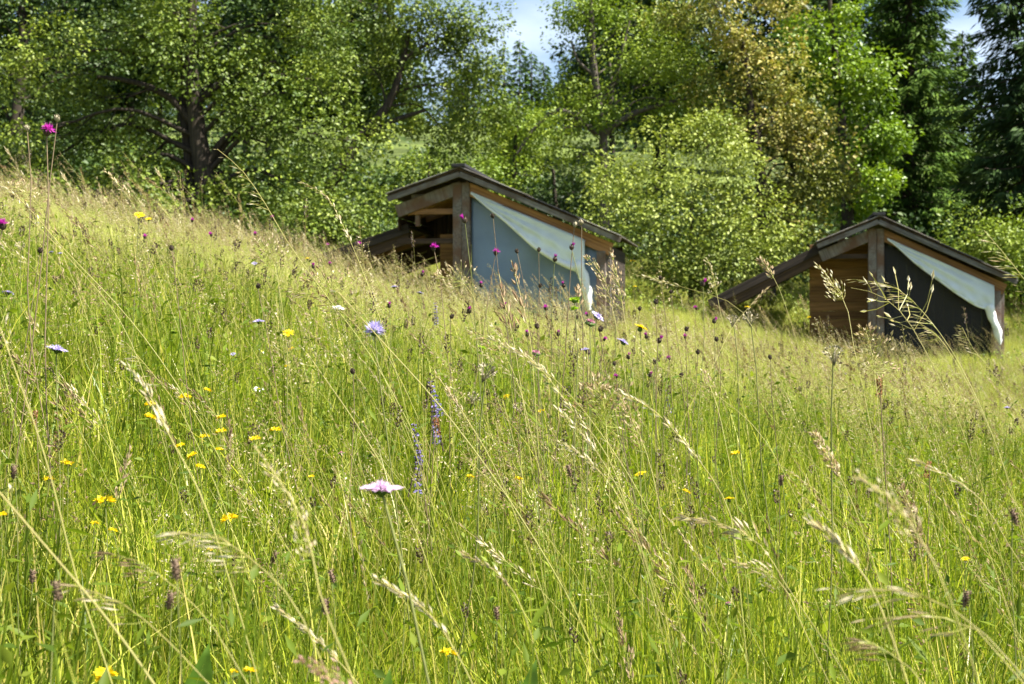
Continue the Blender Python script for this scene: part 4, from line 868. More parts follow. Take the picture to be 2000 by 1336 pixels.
        S = np.stack([np.broadcast_to([0, 0, -.014], c.shape), c*.6+[0, 0, -.004], c], 1); V, F = ribbons(S, np.full((n, 3), .0007)); a.add(V, F)
        Hd['umbel', v] = [('seed_head', fin(a, 'seed_head', M['bract_pale']))]
        a = Geo(); n = 90; t = rng.uniform(0, 1, n); an = rng.uniform(0, 6.28, n); o = np.stack([np.cos(an), np.sin(an), np.full(n, 1.1)], -1); P = np.stack([.003*np.cos(an), .003*np.sin(an), -t*.034], -1)
        V, F = leaves(P, o, rng.normal(size=(n, 3)), np.full(n, .005), np.full(n, .0026), fold=.3); a.add(V, F); Hd['rustspike', v] = [('seed_head', fin(a, 'seed_head', M['rust']))]
        a = Geo(); n = 70; t = rng.uniform(0, 1, n); an = rng.uniform(0, 6.28, n); P = np.stack([.0026*np.cos(an), .0026*np.sin(an), -t*.018], -1); o = np.stack([np.cos(an), np.sin(an), np.full(n, .7)], -1)
        V, F = leaves(P, o, rng.normal(size=(n, 3)), np.full(n, .0036), np.full(n, .0022), fold=.3); a.add(V, F); a.add(*lathe([(.0008, -.02), (.0028, -.016), (.003, -.006), (.0018, -.001), (.0001, .0005)], 7)); Hd['plantain', v] = [('seed_head', fin(a, 'seed_head', M['bract_mid']))]
    return Hd
HEADS = build_heads()
#          thing name, category, real width (m), group, height range, stem material, stem radius
KIND = {
 'knap': ('knapweed', 'flower', .027, 'magenta knapweeds', (.5, 1.0), 'stem_brown', .0011), 'knapbud': ('knapweed', 'flower', .0125, 'magenta knapweeds', (.45, 1.0), 'stem', .0010),
 'bud': ('seed_head_stalk', 'seed head', .0105, 'dark seed heads on bare stalks', (.4, .95), 'stem_brown', .0009), 'palebud': ('seed_head_stalk', 'seed head', .0105, 'pale seed heads on bare stalks', (.6, 1.1), 'stem_brown', .0012),
 'scab': ('scabious', 'flower', .033, 'lilac scabious flowers', (.35, .8), 'stem', .0009), 'pinkscab': ('scabious', 'flower', .034, 'lilac scabious flowers', (.45, .9), 'stem', .0013), 'globe': ('scabious', 'flower', .032, 'lilac scabious flowers', (.4, .8), 'stem', .0010),
 'pinkbutton': ('pink_flower', 'flower', .020, 'small pink button flowers', (.35, .8), 'stem', .0009), 'whitescab': ('white_flower', 'flower', .033, 'white flowers', (.35, .8), 'stem', .0009), 'daisy': ('ox_eye_daisy', 'flower', .032, 'white flowers', (.3, .6), 'stem', .0009),
 'trefoil': ('yellow_trefoil', 'flower', .030, 'yellow trefoil clusters', (.33, .52), 'stem', .0008), 'hawk': ('yellow_hawkweed', 'flower', .029, 'yellow hawkweeds', (.35, .75), 'stem', .0009),
 'lime': ('lime_green_flower', 'flower', .026, 'lime green bracted flowers', (.4, .9), 'stem', .0011), 'sage': ('meadow_sage', 'flower', .022, 'violet sage spikes', (.35, .8), 'stem_brown', .0012),
 'umbel': ('dried_umbel', 'seed head', .028, 'greenish dried umbels', (.4, .9), 'stem', .0012), 'rustspike': ('rusty_sorrel', 'seed head', .012, 'rust brown spikes', (.35, .8), 'stem_brown', .0010), 'plantain': ('plantain', 'seed head', .0075, 'plantain heads', (.25, .6), 'stem', .0007)}
def bloom(kind, px, py, w, label, tilt=(0, 0), bend=0.0, scale=1.0):
    nm, cat, rw, grp, (h0, h1), sm, sr = KIND[kind]
    d = rw*scale*FPX/w
    for _ in range(400):                                 # keep the plant's height natural
        p = at(px, py, d); h = p[2]-float(H(p[0], p[1]))
        if h < h0: d *= .985 if py < 640 else .985
        elif h > h1: d *= 1.015
        else: break
    d = max(.95, min(d, 30)); p = at(px, py, d); gz = float(H(p[0], p[1])); h = max(p[2]-gz, .08)
    k = (w/FPX*d)/rw*(.82 if kind in ('bud', 'knapbud', 'plantain') else 1.0)
    b = p+np.array([bend*h+rng.normal()*.05*h, rng.normal()*.05*h, 0]); b[2] = float(H(b[0], b[1]))-.02
    root = empty(nm, b, label, cat, grp)
    top = p-b; mid = top*.55+np.array([rng.normal()*.02*h, 0, 0])+np.array([-bend*h*.12, 0, .03*h])
    g = Geo(); g.add(*tube(curve_pts([(0, 0, 0), mid, top*.93+[0, 0, 0], top-[0, 0, 0]], 9), np.linspace(sr*1.15, sr*.85, 9)*max(.7, min(k, 1.3)), 5))
    if kind in ('knap', 'knapbud', 'scab', 'pinkscab', 'globe', 'hawk', 'trefoil', 'sage'):      # a few leaves low on the stem
        n = 5 if kind != 'trefoil' else 14; t = rng.uniform(.1, .55, n) if kind != 'trefoil' else rng.uniform(.45, .95, n); P = t[:, None]*top; D = rng.normal(size=(n, 3))*[1, 1, .3]+[0, 0, .6]
        L_ = rng.uniform(.03, .07, n) if kind != 'trefoil' else rng.uniform(.008, .014, n); V, F = leaves(P, D, np.array([0, 0, 1.])+rng.normal(size=(n, 3))*.3, L_, L_*(.16 if kind != 'trefoil' else .5)); g.add(V, F, m=1)
    link('stem', g.mesh('stem', [M[sm], M['herb']]), root)
    v = int(rng.integers(0, 3))
    for nmp, me in HEADS[kind, v]:
        o = link(nmp, me, root); o.location = top-np.array([0, 0, .003*k]); o.scale = (k, k, k); o.rotation_euler = (tilt[0]+rng.normal()*.2*(kind != 'pinkscab'), tilt[1]+rng.normal()*.2*(kind != 'pinkscab'), 0)
    return root, h, d
FL = [
 ('knap', 91, 262, 34, 'tall magenta knapweed between two pale seed heads, above the upper left trees', (.25, 0)),
 ('palebud', 53, 253, 10, 'pale seed head left of the tall magenta knapweed'), ('palebud', 112, 234, 11, 'pale seed head right of the tall magenta knapweed, highest of all the stalks'),
 ('knap', 5, 446, 30, 'magenta knapweed cut by the left edge of the photo'), ('knap', 375, 433, 12, 'small magenta knapweed in front of the thick trunk'), ('knap', 413, 461, 13, 'small magenta knapweed at the right foot of the thick trunk'),
 ('knap', 284, 465, 13, 'small magenta knapweed left of the thick trunk, low in the pale grass'), ('knapbud', 533, 430, 9, 'magenta knapweed in front of the dark gap right of the thick trunk'), ('knap', 498, 459, 11, 'magenta knapweed midway between the thick trunk and the left shelter'),
 ('knap', 645, 518, 12, 'magenta knapweed below the low end of the left lean-to roof'), ('knap', 640, 481, 10, 'magenta knapweed against the tip of the left lean-to roof'), ('knap', 703, 480, 13, 'magenta knapweed in front of the dark lean-to roof of the left shelter'),
 ('knapbud', 612, 523, 9, 'faint magenta knapweed left of the low end of the lean-to roof'), ('knap', 848, 488, 21, 'magenta knapweed in front of the open porch of the left shelter', (.1, .15)),
 ('knapbud', 908, 433, 14, 'half open magenta knapweed in front of the ridge post of the left shelter'), ('knap', 968, 497, 19, 'magenta knapweed in front of the blue-grey screen, left of its middle'),
 ('knapbud', 1083, 509, 12, 'half open magenta knapweed on the rolled edge of the left tarpaulin'), ('knapbud', 1116, 486, 12, 'half open magenta knapweed in front of the left tarpaulin, under the two pale seed heads'),
 ('knap', 1067, 605, 16, 'magenta knapweed just left of the lime green flower'), ('knapbud', 825, 538, 9, 'faint magenta knapweed below the porch of the left shelter'), ('knapbud', 917, 610, 12, 'dull purple knapweed below the ridge post of the left shelter'),
 ('knap', 1147, 617, 12, 'small magenta knapweed just above the pink button flower'), ('knapbud', 1373, 557, 13, 'magenta knapweed with a fat dark calyx, left of the right lean-to roof'), ('knap', 1360, 604, 12, 'magenta knapweed under the low end of the right lean-to roof'),
 ('knap', 1338, 660, 13, 'magenta knapweed below a dark seed head between the shelters'), ('knapbud', 1287, 668, 13, 'magenta knapweed leaning in the meadow between the shelters'), ('knap', 1308, 702, 13, 'magenta knapweed lower down between the shelters, right of the sage'),
 ('knap', 1204, 737, 12, 'lowest magenta knapweed in the middle of the meadow'), ('knapbud', 1262, 660, 10, 'dull knapweed next to the cream flower between the shelters'),
 ('pinkbutton', 667, 886, 13, 'small pink button flower left of the violet sage'), ('pinkbutton', 1423, 1180, 15, 'small pink button flower low at the right'), ('pinkbutton', 1046, 690, 21, 'pink button flower below the lime green flower', (.2, .2)), ('pinkbutton', 1152, 630, 24, 'pink button flower on a slanting stem under the hanging tarpaulin tail', (.2, .4)),
 ('palebud', 1122, 441, 9, 'left one of two pale seed heads in front of the left shelter roof edge'), ('palebud', 1136, 437, 9, 'right one of two pale seed heads in front of the left shelter roof edge'),
 ('bud', 963, 424, 10, 'dark seed head in front of the top of the blue-grey screen'), ('bud', 1052, 490, 9, 'dark seed head just left of the rolled tarpaulin edge'), ('bud', 1054, 560, 9, 'dark seed head in front of the foot of the blue-grey screen'),
 ('bud', 503, 561, 11, 'dark seed head above a lilac flower, left of the shelters'), ('bud', 690, 728, 12, 'dark seed head below the lilac globe scabious'), ('bud', 1280, 592, 11, 'dark seed head standing alone in the green gap between the shelters'),
 ('bud', 1290, 545, 9, 'dark seed head high in the gap between the shelters'), ('bud', 78, 492, 12, 'dark seed head on the stalks of the tall magenta knapweed'), ('bud', 336, 487, 11, 'dark seed head in pale grass left of the thick trunk'), ('bud', 1339, 645, 10, 'dark seed head just above a magenta knapweed between the shelters'),
 ('bud', 1310, 572, 8, 'small dark seed head in the gap, nearer the right shelter'), ('bud', 1010, 493, 9, 'dark seed head low before the blue-grey screen'), ('bud', 963, 730, 9, 'dark seed head in the centre of the meadow'), ('bud', 1170, 645, 12, 'dark seed head right of the pink button flower'), ('bud', 1125, 622, 9, 'dark seed head left of the pink button flower'),
 ('bud', 1363, 690, 10, 'dark seed head below the right lean-to roof'), ('bud', 1200, 712, 9, 'dark seed head above the lowest magenta knapweed'), ('bud', 1278, 710, 10, 'dark seed head beside the small blue sage'),
 ('scab', 110, 684, 42, 'lilac scabious seen from the side at the left, below the knapweed stalks', (-.1, .3)), ('globe', 731, 652, 44, 'round lilac scabious crossed by a long grass stem'), ('scab', 15, 573, 24, 'pale lilac scabious near the left edge'), ('scab', 505, 629, 24, 'pale lilac scabious under a dark seed head'),
 ('scab', 770, 561, 15, 'small lilac scabious below the left lean-to roof'), ('scab', 1143, 683, 17, 'small lilac scabious below the pink button flower'), ('scab', 1165, 618, 30, 'lilac scabious with a dark centre, tipped to the side by the tarpaulin tail', (.3, .9)), ('whitescab', 661, 603, 26, 'white flower head left of the shelters'),
 ('scab', 820, 573, 14, 'pale lilac scabious below the open porch'), ('scab', 650, 570, 12, 'tiny lilac scabious at the left of the lean-to'), ('scab', 455, 692, 12, 'small faded lilac scabious in the left of the meadow'), ('scab', 497, 515, 12, 'tiny lilac scabious in front of the dark gap by the left trunk'), ('scab', 150, 436, 10, 'tiny lilac scabious on the crest of the bank at the left'),
 ('scab', 118, 495, 10, 'right one of two tiny lilac scabious beside the knapweed stalks'), ('scab', 100, 493, 10, 'left one of two tiny lilac scabious beside the knapweed stalks'), ('scab', 72, 436, 10, 'tiny lilac scabious between the knapweed stalks on the crest'), ('scab', 1967, 797, 14, 'tiny lilac scabious near the right edge'), ('scab', 1215, 668, 26, 'faded lilac scabious lying sideways between the shelters', (.2, .8)),
 ('daisy', 505, 760, 24, 'white daisy with a yellow centre at mid left', (.5, .2)), ('daisy', 510, 686, 16, 'white daisy above the other daisy', (.3, .2)),
 ('pinkscab', 745, 958, 82, 'big pink-lilac scabious in front, its round head facing up', (0, .03)),
 ('lime', 1122, 588, 30, 'bright lime green flower in front of the tarpaulin tail'), ('lime', 940, 680, 20, 'small lime green flower in the centre'), ('lime', 1950, 480, 18, 'lime green flower head against the bush at the right edge'),
 ('sage', 840, 742, 20, 'violet sage spike, the taller of two in the centre'), ('sage', 848, 790, 22, 'violet sage spike touching a rust brown spike'), ('sage', 808, 825, 22, 'violet sage spike, the left one of the centre pair'), ('sage', 818, 880, 22, 'violet sage spike lowest in the centre group'), ('sage', 1302, 760, 13, 'small blue-violet sage between the shelters'), ('sage', 850, 590, 12, 'faint violet sage below the open porch'),
 ('rustspike', 852, 815, 13, 'rust brown spike between the violet sages'), ('rustspike', 1815, 900, 12, 'rust brown spike at the right of the meadow'), ('rustspike', 70, 800, 10, 'dark brown spike at the left edge'), ('rustspike', 1718, 735, 14, 'tall rust brown spike below the dark screen of the right shelter'),
 ('umbel', 1628, 690, 40, 'greenish umbel left of the right ridge post'), ('umbel', 1465, 620, 30, 'greenish umbel under the right lean-to roof'), ('umbel', 1432, 625, 26, 'greenish umbel left of its twin under the right lean-to'), ('umbel', 950, 725, 40, 'brown forked umbel in the centre of the meadow'), ('umbel', 925, 775, 26, 'brown umbel below the forked one'), ('umbel', 1200, 597, 20, 'greenish umbel right of the left shelter'), ('umbel', 1015, 795, 24, 'small umbel in the middle of the meadow'), ('umbel', 40, 480, 20, 'brown umbel near the left edge'),
 ('trefoil', 205, 979, 40, 'largest yellow trefoil cluster at the left'), ('trefoil', 133, 907, 30, 'yellow trefoil cluster above and left of the largest one'), ('trefoil', 95, 936, 24, 'yellow trefoil, left of the largest cluster'), ('trefoil', 185, 1022, 16, 'small yellow trefoil under the largest cluster'), ('trefoil', 220, 1036, 18, 'small yellow trefoil under and right of the largest cluster'),
 ('trefoil', 293, 790, 22, 'upper one of two stacked yellow trefoils at the left'), ('trefoil', 294, 815, 26, 'lower one of two stacked yellow trefoils at the left'), ('trefoil', 361, 776, 24, 'tall yellow trefoil right of the two stacked ones'), ('trefoil', 405, 762, 16, 'small yellow trefoil right of the tall one'), ('trefoil', 432, 815, 20, 'upper yellow trefoil of the right hand trio'), ('trefoil', 432, 843, 22, 'middle yellow trefoil of the right hand trio'),
 ('trefoil', 352, 871, 20, 'yellow trefoil below the tall one'), ('trefoil', 376, 890, 22, 'yellow trefoil with an orange tint below the tall one'), ('trefoil', 400, 853, 20, 'yellow trefoil in the middle of the left hand patch'), ('trefoil', 390, 912, 20, 'lowest yellow trefoil of the left hand patch'), ('trefoil', 428, 878, 16, 'flat yellow trefoil at the right of the left hand patch'), ('trefoil', 497, 858, 24, 'yellow trefoil just above a blurred grass head'), ('trefoil', 538, 840, 22, 'yellow trefoil alone right of the left hand patch'),
 ('trefoil', 448, 1013, 34, 'orange-yellow trefoil pair beside a brown grass head'), ('trefoil', 876, 1276, 34, 'yellow trefoil at the bottom, right of the pink scabious stem'), ('trefoil', 488, 1310, 26, 'yellow trefoil at the bottom edge, left of the blurred pink grass'), ('trefoil', 456, 1312, 18, 'tiny trefoil at the bottom edge beside the broad leaf'), ('trefoil', 206, 1318, 46, 'big yellow trefoil cluster at the bottom left edge'), ('trefoil', 410, 1074, 14, 'tiny trefoil under the silver grass head'),
 ('trefoil', 608, 931, 13, 'tiny trefoil left of the pink scabious'), ('trefoil', 918, 931, 16, 'tiny trefoil right of the pink scabious'), ('trefoil', 1012, 936, 18, 'small yellow trefoil in the lower middle'), ('trefoil', 1437, 886, 20, 'yellow trefoil right of centre, above the hawkweed'), ('trefoil', 1057, 803, 14, 'small yellow trefoil in the middle'), ('trefoil', 990, 775, 14, 'small yellow trefoil by the brown umbels'), ('trefoil', 2, 1006, 24, 'yellow trefoil cut by the left edge'), ('trefoil', 792, 1163, 14, 'tiny trefoil right of the pink scabious stem'),
 ('trefoil', 568, 682, 15, 'small yellow trefoil under the yellow hawkweed'), ('trefoil', 560, 715, 12, 'tiny faint trefoil under the yellow hawkweed'), ('trefoil', 1340, 960, 16, 'orange-tinted trefoil between the hawkweeds'),
 ('hawk', 563, 651, 28, 'yellow hawkweed left of the globe scabious', (.3, 0)), ('hawk', 1252, 926, 28, 'yellow hawkweed standing upright right of centre', (.5, -.4)), ('hawk', 1424, 975, 26, 'yellow hawkweed above the pinkish grass heads', (.2, 0)), ('hawk', 1886, 1092, 20, 'yellow hawkweed at the lower right', (.2, 0)), ('hawk', 272, 420, 26, 'yellow flower on the crest of the bank left of the thick trunk', (.2, 0)), ('hawk', 290, 428, 16, 'smaller yellow flower beside the one on the crest', (.2, 0)),
 ('hawk', 1235, 510, 12, 'yellow flower beyond the left shelter'), ('hawk', 1250, 640, 34, 'cream yellow flower in the gap between the shelters'), ('hawk', 1460, 600, 14, 'yellow flower under the right lean-to roof'), ('hawk', 1580, 620, 11, 'yellow flower at the left foot of the right shelter'), ('hawk', 600, 505, 11, 'yellow flower left of the lean-to roof'), ('hawk', 1240, 560, 10, 'tiny yellow flower right of the left shelter'), ('hawk', 1640, 560, 9, 'tiny yellow flower inside the right shelter porch'),
 ('plantain', 343, 1085, 20, 'dark plantain head under the silver grass head'), ('plantain', 108, 1130, 18, 'brown plantain head at the lower left'), ('plantain', 66, 1110, 12, 'small plantain head at the left, left of the brown one'), ('plantain', 336, 1152, 16, 'brown plantain head below the dark one'), ('plantain', 635, 1165, 15, 'slim tan plantain head left of the pink scabious stem'), ('plantain', 970, 1182, 12, 'small plantain head right of the pink scabious stem'),
 ('plantain', 1527, 925, 10, 'dark plantain head right of centre'), ('plantain', 1890, 1150, 15, 'dark plantain head behind the big silver grass at lower right'), ('plantain', 1977, 990, 14, 'plantain head near the right edge'), ('plantain', 1110, 905, 11, 'dark plantain head in the lower middle'), ('plantain', 28, 905, 13, 'pale plantain head at the left edge'), ('plantain', 645, 1110, 12, 'dark plantain head left of the pink scabious'), ('plantain', 540, 1075, 11, 'small plantain head below the blurred grass'),
 ('bud', 1505, 700, 10, 'dark seed head below the right lean-to, right of the umbels'), ('bud', 1050, 640, 11, 'dark seed head above the lower pink button flower'), ('bud', 880, 620, 10, 'dark seed head left of the dull purple knapweed'),
 ('knapbud', 1030, 655, 11, 'half open magenta knapweed above the left pink button flower'), ('knapbud', 1100, 560, 10, 'half open magenta knapweed at the foot of the blue-grey screen, right part'), ('knapbud', 940, 560, 10, 'half open magenta knapweed at the foot of the blue-grey screen, left part'),
 ('knapbud', 760, 600, 10, 'purple knapweed below the small lilac scabious by the lean-to'), ('knapbud', 1228, 700, 11, 'purple knapweed right of the lowest dark seed head in the middle'), ('knapbud', 1395, 630, 11, 'purple knapweed left of the two greenish umbels'),
 ('knap', 1180, 665, 13, 'magenta knapweed under the tipped lilac scabious'), ('knapbud', 1270, 735, 10, 'purple knapweed left of the small blue-violet sage'), ('knapbud', 985, 600, 10, 'purple knapweed between the two dark upright grasses and the ridge post'), ('knapbud', 1090, 655, 10, 'purple knapweed directly below the lime green flower'),
 ('bud', 1150, 690, 11, 'dark seed head beside the small lilac scabious below the pink button'), ('bud', 1330, 735, 10, 'dark seed head right of the small blue-violet sage'), ('bud', 1400, 665, 10, 'dark seed head under the left greenish umbel'), ('bud', 1250, 605, 9, 'small dark seed head left of the lone one in the gap'),
]
LOG = []
for f in FL:
    r_, h_, d_ = bloom(*f[:5], tilt=f[5] if len(f) > 5 else (0, 0), bend=rng.uniform(-.12, .22)); LOG.append((f[0], f[1], f[2], round(h_, 2), round(d_, 2)))

# ------------------------------------------------------------------ single flowering grasses, each arching on its own stem
def grass_stem(head, path, d, label, hl=.35, tone=.6, size=1.0, r=.0011, n=None, mat='seed', cat='grass stem'):
    """path in the photograph from the lowest visible point up to the tip"""
    P = [at(p[0], p[1], d*(1+.02*i)) for i, p in enumerate(path)]
    a, b = P[0], P[1]; g0 = float(H(a[0], a[1])); base = a.copy()
    if a[2] > g0+.03:
        dd = (a-b); dd = dd/max(abs(dd[2]), 1e-3); base = a+np.array([dd[0]*.6, dd[1]*.3, 0])*(a[2]-g0); base[2] = float(H(base[0], base[1]))-.02
        P = [base]+P
    else: base[2] = min(a[2], g0)
    root = empty('grass_stem', base, label, cat, 'tall flowering grasses')
    P = [p-base for p in P]; Q = curve_pts(P, 30)
    tot = np.linalg.norm(np.diff(Q, axis=0), axis=1).sum(); vis = np.linalg.norm(np.diff(np.array(P[1:] if len(P) > len(path) else P), axis=0), axis=1).sum(); h = min(.9, hl*vis/tot)
    g = Geo(); V, F = tube(Q, np.linspace(r*.66, r*.30, 30), 5); g.add(V, F, tone=np.repeat(np.linspace(.35, .85, 30), 5)); link('stem', g.mesh('stem', M['culm'], True), root)
    if n != 0:
        g = Geo(); seedhead(g, Q, head, h, tone, size*{'oat': .66, 'brome': .66, 'wisp': .8, 'cocksfoot': .62, 'fescue': .72}.get(head, .9), 1, 0, n); link('seed_head', g.mesh('seed_head', [M['culm'], M[mat]]), root)
    return root
